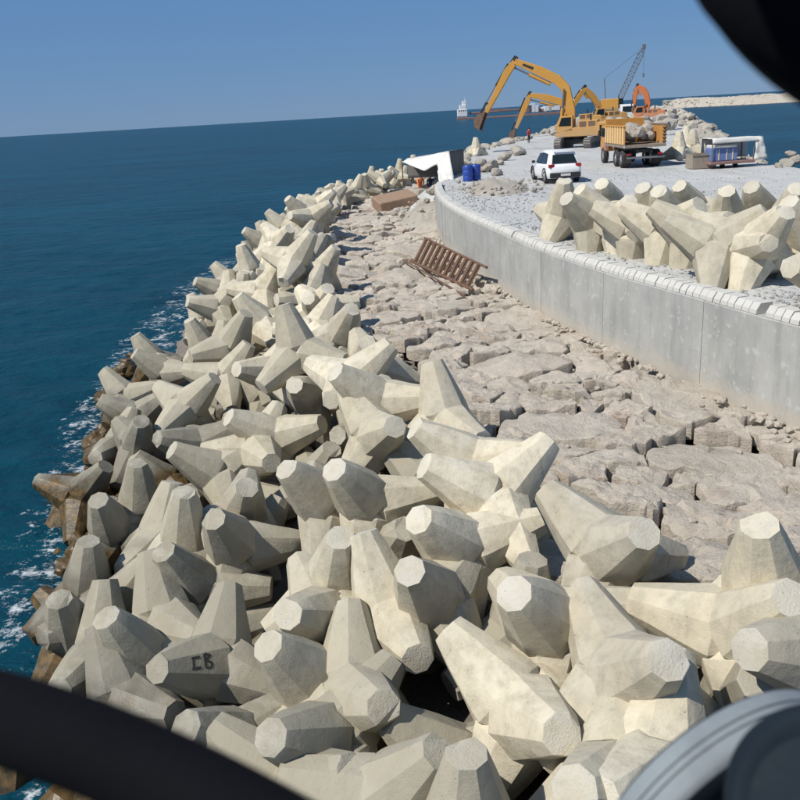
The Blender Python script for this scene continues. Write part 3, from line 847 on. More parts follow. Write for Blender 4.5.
SIM = [
(-11.999,54.32,-4.584,0.581,-0.608,0.542,0),
(-7.637,40.55,-2.651,0.093,-0.743,0.339,-0.57),
(-6.309,62.66,-2.777,0.619,0.206,-0.13,-0.747),
(-3.259,70.011,-2.291,0.847,0.055,-0.191,-0.493),
(-8.638,37.698,-3.172,0.453,0.305,-0.825,0.15),
(0.189,77.145,-1.879,0.282,0.541,-0.343,0.714),
(-7.428,26.411,-3.442,0.316,0.279,0.312,-0.851),
(-5.699,52.161,-1.845,0.787,0.071,0.02,-0.613),
(-10.801,51.728,-4.323,0.384,-0.199,0.734,0.523),
(-7.012,41.899,-2.163,0.098,-0.591,0.205,0.774),
(-10.642,60,-4.459,0.441,-0.863,0.023,-0.245),
(-10.404,39.438,-3.951,0.508,-0.199,0.116,0.83),
(-3.034,28.521,-1.365,0.336,-0.573,0.596,-0.45),
(-8.281,43.111,-2.99,0.433,-0.787,-0.378,-0.224),
(-7.201,71.938,-3.981,0.394,0.053,-0.07,-0.915),
(-9.397,33.376,-3.911,0.269,-0.556,0.662,0.424),
(-4.658,66.312,-2.117,0.158,-0.482,-0.636,-0.581),
(-9.01,35.19,-3.414,0.726,-0.122,-0.329,-0.591),
(-9.288,42.114,-3.584,0.257,-0.715,-0.274,-0.589),
(-9.606,48.993,-3.209,0.115,0.834,0.537,-0.052),
(-5.819,34.966,-2.221,0.309,0.057,0.8,0.511),
(-6.212,27.181,-2.984,0.403,-0.085,0.718,0.561),
(-8.125,47.015,-2.895,0.394,0.607,-0.364,-0.587),
(-8.865,72.464,-4.7,0.427,0.778,-0.422,0.187),
(-5.728,36.619,-1.753,0.917,0.075,0.351,0.172),
(-9.848,64.792,-4.554,0.32,0.316,-0.773,0.447),
(-6.316,32.869,-2.492,0.982,-0.188,-0.004,-0.032),
(-9.421,24.555,-4.265,0.242,0.175,0.694,-0.654),
(-4.441,44.611,-1.405,0.506,-0.769,-0.313,0.235),
(-4.127,39.029,-1.551,0.983,0.182,0.003,0.032),
(-3.094,66.784,-1.616,0.915,-0.211,0.123,-0.322),
(-4.201,74.599,-3.381,0.068,0.65,-0.661,-0.368),
(-9.817,45.197,-3.266,0.154,-0.031,0.651,-0.742),
(-4.56,35.043,-1.667,0.562,0.739,-0.254,-0.271),
(-6.646,64.59,-3.178,0.446,-0.126,0.771,0.438),
(-3.816,46.092,-1.049,0.086,-0.809,-0.582,0.004),
(-8.58,17.644,-3.659,0.408,-0.147,0.221,-0.874),
(-7.419,57.053,-2.943,0.701,0.359,-0.252,-0.562),
(-3.291,71.75,-2.052,0.262,0.761,-0.592,0.027),
(-8.135,55.936,-3.134,0.647,-0.138,0.471,-0.583),
(0.727,79.588,-2.068,0.295,0.212,-0.092,-0.927),
(-7.408,12.371,-4.321,0.397,-0.734,-0.55,-0.023),
(-2.67,27.018,-1.44,0.516,0.649,-0.124,-0.545),
(-8.544,65.16,-3.741,0.605,0.625,0.463,-0.17),
(-9.477,51.893,-3.282,0.364,0.839,-0.107,-0.389),
(-2.123,78.059,-2.763,0.025,-0.597,0.463,-0.655),
(-7.591,60.087,-3.302,0.178,-0.574,-0.49,-0.632),
(-1.054,71.49,-1.758,0.223,-0.795,-0.445,0.346),
(-3.304,77.552,-3.107,0.09,0.901,-0.318,-0.281),
(-8.972,61.543,-3.526,0.714,-0.061,-0.656,-0.236),
(-5.393,64.12,-2.342,0.959,0.224,0.018,0.171),
(-6.432,79.682,-4.967,0.265,-0.475,-0.748,-0.38),
(-6.49,19.911,-3.458,0.927,0.348,0.109,0.09),
(-8.556,17.228,-4.83,0.75,-0.643,-0.059,0.143),
(-10.623,53.256,-3.962,0.228,0.696,0.331,0.596),
(-5.838,44.744,-2.18,0.375,0.248,-0.847,0.284),
(-8.423,20.318,-4.058,0.654,0.314,-0.38,0.574),
(-5.697,67.719,-3.002,0.298,-0.887,-0.265,0.232),
(-12.213,43.842,-4.918,0.706,0.478,0.441,0.28),
(-7.507,39.097,-2.437,0.136,0.593,-0.773,0.181),
(-9.887,68.102,-4.68,0.925,-0.022,-0.264,-0.273),
(-5.394,20.569,-2.765,0.783,-0.391,-0.479,0.061),
(-4.794,69.278,-2.546,0.946,-0.266,-0.15,-0.105),
(-4.108,30.683,-1.56,0.315,-0.783,0.392,-0.367),
(-12.347,50.367,-4.73,0.471,-0.754,0.248,-0.386),
(-12.219,36.258,-4.737,0.557,-0.373,-0.649,-0.36),
(-4.13,42.945,-1.596,0.166,-0.679,-0.451,-0.555),
(-9.412,26.516,-3.972,0.426,-0.23,-0.875,0.024),
(-5.015,56.197,-1.706,0.405,-0.899,0.138,0.092),
(-11.066,47.523,-4.194,0.047,-0.644,-0.689,0.33),
(-10.325,29.404,-3.714,0.368,-0.162,-0.526,0.749),
(-11.241,63.927,-4.547,0.291,0.921,0.067,0.249),
(-10.527,30.757,-4.502,0.029,0.504,-0.047,0.862),
(-9.753,27.936,-4.141,0.397,0.052,-0.826,0.396),
(-5.791,39.621,-1.984,0.918,-0.392,-0.026,0.058),
(-9.174,22.788,-4.443,0.013,-0.318,0.205,0.925),
(-3.381,37.516,-1.339,0.434,-0.88,0.038,-0.187),
(-8.135,51.803,-2.621,0.502,-0.591,-0.629,0.046),
(-2.81,61.471,-1.5,0.046,-0.703,-0.025,-0.709),
(-6.74,69.026,-3.335,0.367,0.627,-0.686,-0.032),
(-7.54,48.997,-1.651,0.245,0.745,-0.619,0.038),
(-11.889,56.925,-4.845,0.344,0.584,-0.367,-0.637),
(-7.22,78.012,-4.58,0.141,0.959,-0.17,-0.176),
(-5.978,58.479,-2.517,0.437,-0.13,0.749,0.481),
(-6.481,76.511,-4.061,0.996,0.017,0.079,0.046),
(-7.167,47.801,-2.107,0.265,0.099,0.489,0.825),
(-3.223,74.886,-2.626,0.356,0.684,-0.546,0.327),
(-9.773,46.849,-3.35,0.186,-0.104,0.966,0.145),
(-9.03,30.806,-3.486,0.318,0.211,0.149,0.912),
(-10.441,54.752,-4.234,0.45,0.17,-0.044,-0.876),
(-4.212,55.104,-0.931,0.407,0.324,0.27,0.81),
(-5.72,70.301,-2.574,0.41,0.846,0.335,-0.07),
(-2.756,68.696,-1.665,0.623,-0.18,-0.499,-0.575),
(-12.502,45.113,-4.652,0.023,0.719,0.432,-0.543),
(-10.964,62.178,-4.091,0.758,0.34,-0.493,-0.258),
(-8.406,70.301,-4.512,0.356,0.139,-0.155,-0.911),
(0.898,75.712,-1.14,0.884,0.301,-0.207,-0.291),
(-1.353,74.73,-1.97,0.139,0.23,-0.813,0.517),
(-4.557,79.432,-3.978,0.748,-0.139,-0.647,-0.051),
(-10.492,32.201,-4.172,0.153,0.431,-0.886,-0.074),
(-10.365,37.901,-4.227,0.749,-0.106,-0.16,0.635),
(-3.886,58.653,-1.29,0.5,0.324,-0.292,0.748),
(-5.409,54.135,-1.799,0.807,0.007,-0.44,0.394),
(-2.326,65.2,-1.193,0.391,-0.763,0.119,0.501),
(-8.394,28.705,-3.722,0.788,0.009,-0.345,-0.509),
(-7.034,42.724,-2.687,0.31,0.035,-0.101,-0.945),
(-9.283,66.711,-4.296,0.169,0.276,0.811,-0.487),
(-7.578,66.19,-3.73,0.659,-0.551,0.421,-0.291),
(-9.905,25.883,-4.802,0.304,-0.194,-0.12,0.925),
(-7.37,49.431,-2.637,0.445,-0.312,0.776,0.321),
(-9.827,36.445,-4.057,0.459,-0.843,-0.181,0.214),
(-2.205,18.662,-1.015,0.019,-0.616,-0.574,0.539),
(-10.772,28.292,-4.785,0.526,-0.75,0.4,0.036),
(-7.744,54.748,-2.471,0.106,-0.922,-0.051,0.368),
(-11.763,48.844,-4.664,0.515,-0.014,0.706,0.486),
(-7.037,53.453,-2.502,0.782,-0.051,-0.33,0.526),
(-3.09,31.486,-0.911,0.015,-0.068,-0.499,0.864),
(-5.433,46.38,-1.966,0.637,0.669,0.347,0.163),
(-6.693,66.601,-2.772,0.205,-0.533,-0.185,-0.8),
(-7.947,33.975,-2.747,0.237,-0.889,0.305,-0.247),
(-7.928,75.296,-4.694,0.272,-0.822,-0.492,-0.095),
(-9.591,40.85,-3.524,0.571,-0.487,0.443,-0.49),
(-9.491,60.361,-3.587,0.37,0.548,0.75,-0.01),
(-11.975,55.838,-4.496,0.688,-0.194,0.667,0.21),
(-4.373,53.598,-1.191,0.113,-0.335,0.068,-0.933),
(-7.69,73.595,-4.635,0.164,0.467,0.668,-0.556),
(-8.298,24.969,-3.8,0.16,-0.393,-0.833,-0.356),
(-8.463,39.409,-3.072,0.767,-0.537,-0.142,0.321),
(-4.003,26.135,-2.05,0.556,0.749,0.246,0.264),
(-0.531,69.695,-0.924,0.095,0.41,0.378,0.825),
(-6.16,22.026,-2.859,0.538,0.55,0.157,0.619),
(-5.86,78.21,-3.97,0.809,0.264,0.358,-0.383),
(-4.752,59.56,-1.828,0.261,-0.077,-0.146,-0.951),
(-9.943,43.538,-3.766,0.417,0.371,-0.162,-0.814),
(-6.572,74.545,-4.11,0.227,-0.206,0.739,-0.6),
(-1.623,68.168,-1.289,0.349,0.12,0.214,-0.905),
(-8.389,68.7,-4.14,0.232,0.016,0.858,0.458),
(-0.651,79.4,-2.598,0.671,0.733,0.107,0.016),
(-12.678,52.016,-4.706,0.422,0.118,-0.383,-0.813),
(-11.478,41.68,-4.714,0.589,-0.198,0.65,-0.437),
(-6.338,56.133,-2.358,0.889,0.018,0.087,0.45),
(-2.151,81.359,-3.616,0.2,0.609,-0.288,0.711),
(-6.358,17.677,-3.13,0.706,0.559,-0.413,0.137),
(-7.273,35.754,-2.671,0.886,-0.423,0.143,0.127),
(-4.68,22.37,-2.604,0.804,-0.027,-0.592,0.057),
(-4.714,71.826,-3.05,0.848,0.424,0.272,0.168),
(-7.679,18.758,-4.246,0.376,0.817,-0.41,0.148),
(-4.765,29.626,-2.189,0.313,0.5,0.703,-0.397),
(-9.916,62.236,-4.38,0.335,0.108,-0.199,-0.915),
(-4.189,57.254,-1.452,0.536,0.092,0.827,0.14),
(-7.933,62.377,-2.921,0.863,-0.36,0.217,0.282),
(-8.999,53.431,-3.347,0.361,0.157,0.796,0.46),
(-7.455,32.726,-3.245,0.474,0.855,-0.1,-0.186),
(-11.404,44.591,-3.764,0.49,0.651,-0.232,0.532),
(-1.002,17.01,-1.266,0.189,-0.598,0.779,-0.007),
(-8.149,44.719,-2.962,0.28,-0.593,-0.63,-0.416),
(-4.044,41.136,-1.404,0.634,-0.528,-0.053,0.563),
(-6.055,47.434,-1.562,0.033,0.579,-0.814,-0.033),
(-6.497,10.198,-4.817,0.226,0.153,-0.944,-0.185),
(-5.953,60.439,-2.388,0.791,-0.111,-0.56,-0.219),
(-3.999,72.539,-2.556,0.19,0.168,-0.898,-0.36),
(-8.048,15.643,-4.802,0.229,-0.658,0.591,0.408),
(-12.348,47.133,-4.541,0.31,-0.761,-0.542,-0.18),
(-9.442,21.362,-4.745,0.804,-0.015,0.263,-0.532),
(-1.68,76.239,-2.105,0.764,0.316,0.484,0.287),
(-7.479,24.047,-3.125,0.315,-0.636,0.163,0.685),
(-9.935,50.362,-3.803,0.434,-0.19,0.742,0.475),
(-11.503,32.76,-4.715,0.094,-0.439,0.323,0.833),
(-4.505,33.497,-1.843,0.28,0.076,-0.055,-0.955),
(-4.075,17.603,-2.347,0.794,0.417,-0.431,0.1),
(-5.527,73.329,-3.693,0.216,0.608,-0.251,0.722),
(3.057,80.255,-1.589,0.126,0.543,-0.63,-0.541),
(-10.155,23.319,-4.823,0.489,-0.629,0.407,-0.447),
(1.418,77.819,-1.502,0.902,0.082,0.122,0.407),
(-3.578,65.038,-1.603,0.322,0.691,-0.411,-0.499),
(-2.532,30.185,-1.266,0.444,-0.601,0.653,0.126),
(-7.048,37.264,-2.665,0.085,0.762,0.535,-0.354),
(-6.714,70.493,-3.611,0.755,-0.39,0.372,-0.372),
(-9.599,57.36,-3.948,0.751,-0.108,-0.072,0.647),
(-3.905,24.654,-1.731,0.066,0.788,-0.504,-0.347),
(-10.248,45.932,-4.001,0.648,-0.566,0.434,-0.266),
(-3.32,60.299,-1.266,0.211,-0.543,-0.166,-0.795),
(-11.798,59.632,-3.864,0.072,0.476,-0.875,0.056),
(-7.16,50.976,-2.574,0.806,0.005,-0.339,-0.485),
(-6.187,29.928,-2.191,0.273,-0.382,-0.416,0.778),
(-3.61,54.243,-0.1,0.628,0.477,-0.054,0.613),
(-4.579,73.728,-2.213,0.037,0.854,0.155,-0.496),
(-8.381,43.947,-2.042,0.54,0.017,0.813,0.216),
(-0.577,73.229,-1.397,0.382,0.476,0.711,0.349),
(-10.264,45.4,-1.998,0.373,-0.724,-0.553,0.177),
(-1.443,78.796,-1.46,0.4,0.027,0.23,-0.887),
(-10.413,34.495,-2.92,0.03,-0.838,-0.407,0.363),
(-4.061,48.416,-1.064,0.207,0.352,-0.067,-0.91),
(-3.669,36.276,-1.074,0.752,0.311,-0.42,0.401),
(-2.331,71.386,-0.984,0.057,-0.615,-0.027,0.786),
(-5.136,65.018,-0.974,0.755,-0.653,-0.011,0.062),
(-11.176,55.448,-3.177,0.624,0.343,0.673,0.198),
(-2.645,66.086,-0.541,0.818,0.457,0.239,-0.255),
(1.213,79.909,-1.029,0.522,0.806,0.224,-0.165),
(-7.113,45.511,-1.436,0.063,-0.334,0.671,0.66),
(-3.918,63.493,-1.706,0.968,0.15,-0.201,0.03),
(-7.856,57.175,-1.669,0.277,0.251,-0.85,-0.372),
(-6.385,33.852,-1.134,0.273,-0.812,0.498,-0.136),
(-7.628,68.777,-2.665,0.181,0.51,0.812,-0.216),
(-6.129,19.972,-1.873,0.182,-0.841,-0.415,0.295),
(-9.106,67.331,-3.135,0.081,-0.385,0.721,-0.57),
(-6.375,57.68,-1.448,0.764,0.61,0.156,-0.143),
(-3.882,78.552,-2.674,0.046,-0.307,-0.664,-0.681),
(-15.016,43.86,3.637,0.164,0.752,-0.262,0.582),
(-6.808,72.706,-2.952,0.119,-0.913,-0.373,-0.118),
(-10.252,31.171,-2.81,0.38,-0.619,0.553,0.408),
(-6.702,35.343,-1.121,0.904,0.199,-0.072,0.372),
(-7.304,36.808,-1.16,0.571,-0.38,-0.189,0.703),
(-7.156,76.945,-3.212,0.278,-0.833,-0.212,-0.428),
(-1.942,69.016,-0.221,0.611,-0.051,-0.312,-0.726),
(-10.132,42.226,-2.327,0.682,0.211,-0.449,-0.537),
(-10.038,52.581,-2.109,0.713,0.13,0.466,-0.508),
(-9.048,58.686,-3.656,0.631,0.62,-0.258,-0.388),
(-6.067,41.499,-1.582,0.059,-0.727,-0.663,0.171),
(-7.16,75.571,-2.976,0.693,-0.15,-0.304,-0.636),
(-3.653,81.314,-3.842,0.259,0.256,0.018,0.931),
(-10.956,53.2,-2.78,0.357,-0.328,0.495,0.721),
(-7.545,67.515,-2.112,0.277,-0.153,0.949,0.005),
(-8.527,32.127,-2.881,0.116,0.609,0.747,-0.241),
(-3.11,27.4,-0.326,0.135,0.358,0.849,0.365),
(-5.689,61.846,-2.047,0.48,0.73,0.448,0.188),
(-4.533,70.631,-2.085,0.014,-0.805,0.586,-0.087),
(-7.034,28.062,-2.293,0.107,0.962,-0.107,-0.225),
(-4.862,29.329,-0.721,0.066,-0.159,0.885,0.432),
(-9.187,20.343,-3.089,0.456,0.689,0.161,0.541),
(-3.399,42.718,-0.667,0.533,-0.409,-0.094,0.734),
(-3.433,38.564,-0.204,0.489,-0.564,0.315,0.586),
(-10.766,47.201,-2.802,0.805,0.334,0.488,0.05),
(-10.6,34.018,-4.367,0.114,-0.896,0.311,0.294),
(-8.413,71.128,-2.874,0.778,0.233,0.553,0.187),
(-4.603,68.314,-1.907,0.295,0.779,0.539,0.126),
(-11.515,49.144,-3.143,0.707,0.058,-0.702,0.069),
(-10.298,56.673,-3.46,0.004,-0.541,-0.733,0.412),
(-5.35,32.667,-1.488,0.455,0.871,-0.033,-0.183),
(-4.406,34.539,-0.666,0.358,0.386,-0.258,0.81),
(-8.659,27.784,-2.327,0.006,0.697,-0.254,0.671),
(-8.783,49.52,-2.406,0.594,0.612,-0.152,0.5),
(-10.696,62.42,-2.88,0.282,0.584,-0.49,0.583),
(-7.936,74.476,-3.168,0.5,0.283,-0.668,0.473),
(-8.865,35.331,-1.89,0.199,-0.509,0.614,0.57),
(-3.904,40.192,-0.263,0.405,0.327,0.122,-0.845),
(-3.954,52.035,-1.251,0.202,0.177,0.931,-0.248),
(1.197,80.939,-1.841,0.029,0.093,0.968,0.233),
(-10.472,43.835,-2.394,0.146,0.85,0.141,0.485),
(-3.473,56.004,-0.936,0.843,-0.079,-0.507,0.159),
(-6.814,18.923,-2.304,0.32,-0.451,0.467,-0.69),
(-8.5,45.718,-2.141,0.04,0.886,-0.034,0.46),
(-8.252,33.851,-1.612,0.139,0.574,-0.572,-0.569),
(-7.58,62.288,-1.815,0.241,-0.042,0.932,-0.269),
(-4.761,49.788,-1.745,0.323,0.149,-0.003,-0.935),
(-11.029,32.787,-2.893,0.979,0.075,-0.188,-0.012),
(-10.889,58.244,-4.399,0.668,-0.035,-0.369,-0.645),
(-5.658,31.128,-2.278,0.39,0.843,0.327,-0.174),
(-4.6,23.237,-1.906,0.053,-0.047,0.626,0.777),
(-3.557,44.439,-0.258,0.633,-0.434,-0.435,0.471),
(-11.778,50.604,-3.857,0.541,-0.679,-0.495,-0.026),
(-9.172,63.268,-3.845,0.373,-0.6,0.525,-0.474),
(-0.335,71.301,-1.016,0.037,0.619,0.751,0.228),
(-5.244,43.056,-1.093,0.034,0.894,0.395,-0.21),
(2.573,78.748,-0.696,0.382,-0.031,0.76,-0.525),
(-5.269,81.537,-4.531,0.206,-0.199,0.708,-0.645),
(-6.859,69.93,-2.142,0.375,0.681,0.101,-0.621),
(-8.581,26.602,-3.087,0.214,0.924,-0.3,0.106),
(-5.094,39.988,-0.606,0.9,-0.092,-0.146,-0.4),
(-8.645,41.53,-2.299,0.298,0.635,0.607,-0.374),
(-2.106,74.121,-0.989,0.2,0.917,0.34,0.063),
(-8.248,21.786,-3.056,0.053,-0.125,0.308,0.942),
(-9.352,54.821,-2.486,0.573,0.081,-0.807,-0.114),
(-6.678,40.326,-1.35,0.666,0.565,0.394,-0.285),
(-1.852,73.04,-2.114,0.618,0.056,-0.212,-0.755),
(-9.485,65.436,-2.543,0.645,-0.165,-0.2,0.719),
(-8.182,58.358,-2.774,0.032,0.655,0.641,0.399),
(-4.139,77.58,-1.463,0.374,-0.638,-0.525,-0.421),
(-6.385,23.566,-2.144,0.672,-0.429,-0.409,-0.443),
(-5.089,78.166,-2.939,0.431,0.798,0.42,-0.009),
(-4.272,27.833,-1.391,0.136,0.152,0.947,0.249),
(0.579,76.795,-0.273,0.373,0.117,0.703,-0.594),
(-6.671,54.633,-1.47,0.466,-0.649,0.002,0.602),
]
for i, h in enumerate(HEROES):
    o = tetrapod(h[:3], Quaternion(h[3:]), HLAB[i], 'tetrapods of the sea defence', wear_and_shade(h[:3]))
    if i == MARKED: marked = o
for i, h in enumerate(PLATF):
    tetrapod(h[:3], Quaternion(h[3:]), PLAB[i], 'tetrapods waiting on the roadway', .1+.25*rnd.random(), 1.1)
W1 = 'zero one two three four five six seven eight nine ten eleven twelve thirteen fourteen fifteen sixteen seventeen eighteen nineteen'.split(); W10 = 'x x twenty thirty forty fifty sixty seventy eighty ninety'.split()
def words(n): n = min(99, int(n)); return W1[n] if n < 20 else W10[n//10]+('-'+W1[n % 10] if n % 10 else '')
SHORE = [(165, 405), (192, 335), (235, 272), (290, 212), (320, 180), (350, 148), (400, 118), (480, 78), (640, 55), (900, 40)]
used = set(); rest = []; cand = []
for h in SIM:
    x, y, z = h[:3]
    if abs(x) > 40 or y > 90 or z-zcore(x, y) > 1.3 or z < -6.0: continue
    u, v = pix(h[:3]); s = sdist(x, y)
    if s > 8.6 or (s > 4.5 and z-zcore(x, y) > .4) or u < interp(SHORE, v): continue
    if -25 < u < 820 and -25 < v < 840 and z > -5.4: cand.append((( Vector(h[:3])-CAM).length, h))
    else: rest.append(h)
cand.sort(key=lambda c: c[0])
cap_n = 300-len(HEROES)-len(PLATF)-4
rest += [c[1] for c in cand[cap_n:]]
for _, h in cand[:cap_n]:
    x, y, z = h[:3]; u, v = pix(h[:3]); s = sdist(x, y); wt = wear_and_shade(h[:3])
    if z < -4.1: d = 'brown weed-stained tetrapod at the waterline'
    elif s < 2.4: d = 'pale tetrapod on the crest beside the apron'
    elif wt > .5: d = 'weathered grey tetrapod on the seaward slope'
    else: d = 'cream tetrapod in the seaward pile'
    a, b = max(0, round(u/8)), max(0, round(v/8))
    while (d, a, b) in used: b += 1
    used.add((d, a, b))
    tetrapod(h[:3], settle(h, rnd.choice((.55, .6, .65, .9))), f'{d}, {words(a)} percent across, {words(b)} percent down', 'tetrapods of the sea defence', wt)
# the lower layer glimpsed in the gaps between the front blocks, and those hidden farther off: one mass
rl = random.Random(4); low = []
for _ in range(6000):
    y = rl.uniform(4.5, 24); x = rl.uniform(-9, 5.5); s = sdist(x, y)
    if not (.7 < s < 9.3) or any((x-a)**2+(y-b)**2 < 1.45**2 for a, b in low): continue
    low.append((x, y))
    q = Quaternion([rl.gauss(0, 1) for _ in range(4)]).normalized()
    rest.append((x, y, zcore(x, y)-1.0, q.w, q.x, q.y, q.z))
def joined(name, L, label):
    V = []; F = []; MI = []
    for i, h in enumerate(L):
        me = TM[i % 6]; q = Quaternion(h[3:]).to_matrix(); P = Vector(h[:3]); b = len(V)
        V += [tuple(q @ v.co+P) for v in me.vertices]
        for p in me.polygons: F.append(tuple(b+k for k in p.vertices)); MI.append(p.material_index)
    me = bpy.data.meshes.new(name); me.from_pydata(V, [], F); me.polygons.foreach_set('material_index', MI)
    me.materials.append(M['concrete']); me.materials.append(M['tip']); me.update()
    o = link(name, me); o.color = (.8, .3, 0, 1); tag(o, label, None, kind='stuff'); print(name, len(L), len(F))  # heavy darkening paints the shade of the gaps into the whole mass
joined('tetrapod_mass', rest, 'mass of half-hidden tetrapods in the gaps and the far end of the pile')
print('tetrapods', tet_n)
# a few more standing apart
def rand_stand(yaw, tilt=0.0): return Quaternion((0, 0, 1), yaw) @ Quaternion((1, 0, 0), tilt)
p = at_y(476, 151, 80); tetrapod(p, rand_stand(.4), 'lone pale tetrapod standing on the rocks at the sea edge behind the tent', None, .15)
for (u, v, yaw, lab) in ((678, 163, .3, 'cream tetrapod standing right behind the loaded dump truck'), (692, 160, 1.2, 'pale tetrapod between the dump truck and the brown steel box'), (686, 152, 2.0, 'tetrapod at the mole edge behind the pair near the dump truck')):
    p = at_z(u, v, 0); tetrapod((p.x, p.y, .74), rand_stand(yaw), lab, 'tetrapods near the dump truck', .1)
# painted letters on one weathered block
def painted_letters():
    bpy.context.view_layer.update(); dg = bpy.context.evaluated_depsgraph_get()
    d = ray(199, 663); ok_, loc, nrm, _, ob, _ = scene.ray_cast(dg, CAM, d)
    if not ok_ or not ob.name.startswith('tetrapod'): print('no block for letters', ob); return
    print('letters on', ob.name, ob.get('label'))
    # a square C and a B, drawn with a wide brush along the face
    ex = CM @ Vector((.97, .2, 0)); ex = (ex-nrm*ex.dot(nrm)).normalized(); ey = nrm.cross(ex).normalized()
    if ey.z < 0: ey = -ey
    S = .8; inv = ob.matrix_world.inverted()
    def stroke(a, b, w_=.016):
        mb = MB(); pa = loc+ex*a[0]*S+ey*a[1]*S; pb = loc+ex*b[0]*S+ey*b[1]*S; t = (pb-pa).normalized(); q = nrm.cross(t)
        P = []
        for p_ in (pa, pb):
            for f in (-1, 1):
                p0 = p_+q*w_*f*rnd.uniform(.8, 1.2)
                h_ = scene.ray_cast(dg, p0+nrm*.2, -nrm); P.append((h_[1] if h_[0] and (h_[1]-p0).length < .15 else p0)+nrm*.004)
        return [inv @ p_ for p_ in P]
    for nm, segs in (('letter', [((-.13, .09), (.03, .09)), ((-.10, .09), (-.11, -.07)), ((-.14, -.08), (.03, -.08))]), ('letter', [((.12, .13), (.13, -.09)), ((.12, .13), (.24, .10)), ((.24, .10), (.15, .03)), ((.15, .02), (.25, -.03)), ((.25, -.03), (.23, -.10)), ((.23, -.10), (.12, -.10))])):
        V = []; F = []
        for a, b in segs:
            P = stroke(a, b); k = len(V); V += P; F.append((k, k+1, k+3, k+2))
        me = bpy.data.meshes.new('letter'); me.from_pydata([tuple(v) for v in V], [], F); me.update(); link('painted_letter', me, M['mark'], ob)
painted_letters()

# ------------------------------------------------------------------ vehicles and machines
def wheel(parent, x, y, r, w, hub=M['rim'], loc=None):
    """axle along local x"""
    mb = MB(); n = 22; prof = [(-.5, .62), (-.5, .90), (-.36, 1.0), (.36, 1.0), (.5, .90), (.5, .62)]
    P = []; F = []
    for k in range(n):
        a = 2*math.pi*k/n
        for px_, pr in prof: P.append((px_*w, pr*r*math.cos(a), pr*r*math.sin(a)))
    m = len(prof)
    for k in range(n):
        for i in range(m-1): F.append((k*m+i, k*m+i+1, ((k+1) % n)*m+i+1, ((k+1) % n)*m+i))
        F.append((k*m+m-1, k*m, ((k+1) % n)*m, ((k+1) % n)*m+m-1))
    mb.add(P, F)
    e = bpy.data.objects.new('wheel', None); COL.objects.link(e); e.parent = parent; e.location = (x, y, r); e.empty_display_size = .1
    mb.build('tyre', M['rubber'], e, 0, 1, True)
    rb = MB(); rb.tube((-.42*w, 0, 0), (.42*w, 0, 0), r*.63, None, 16)
    sgn = 1 if x > 0 else -1
    rb.tube((sgn*.40*w, 0, 0), (sgn*.5*w, 0, 0), r*.28, r*.2, 10)
    for k in range(5):
        a = 2*math.pi*k/5; rb.box((sgn*.44*w, math.cos(a)*r*.38, math.sin(a)*r*.38), (.06*w, r*.12, r*.42), Matrix.Rotation(a-math.pi/2, 3, 'X'))
    rb.build('rim', hub, e)
    return e

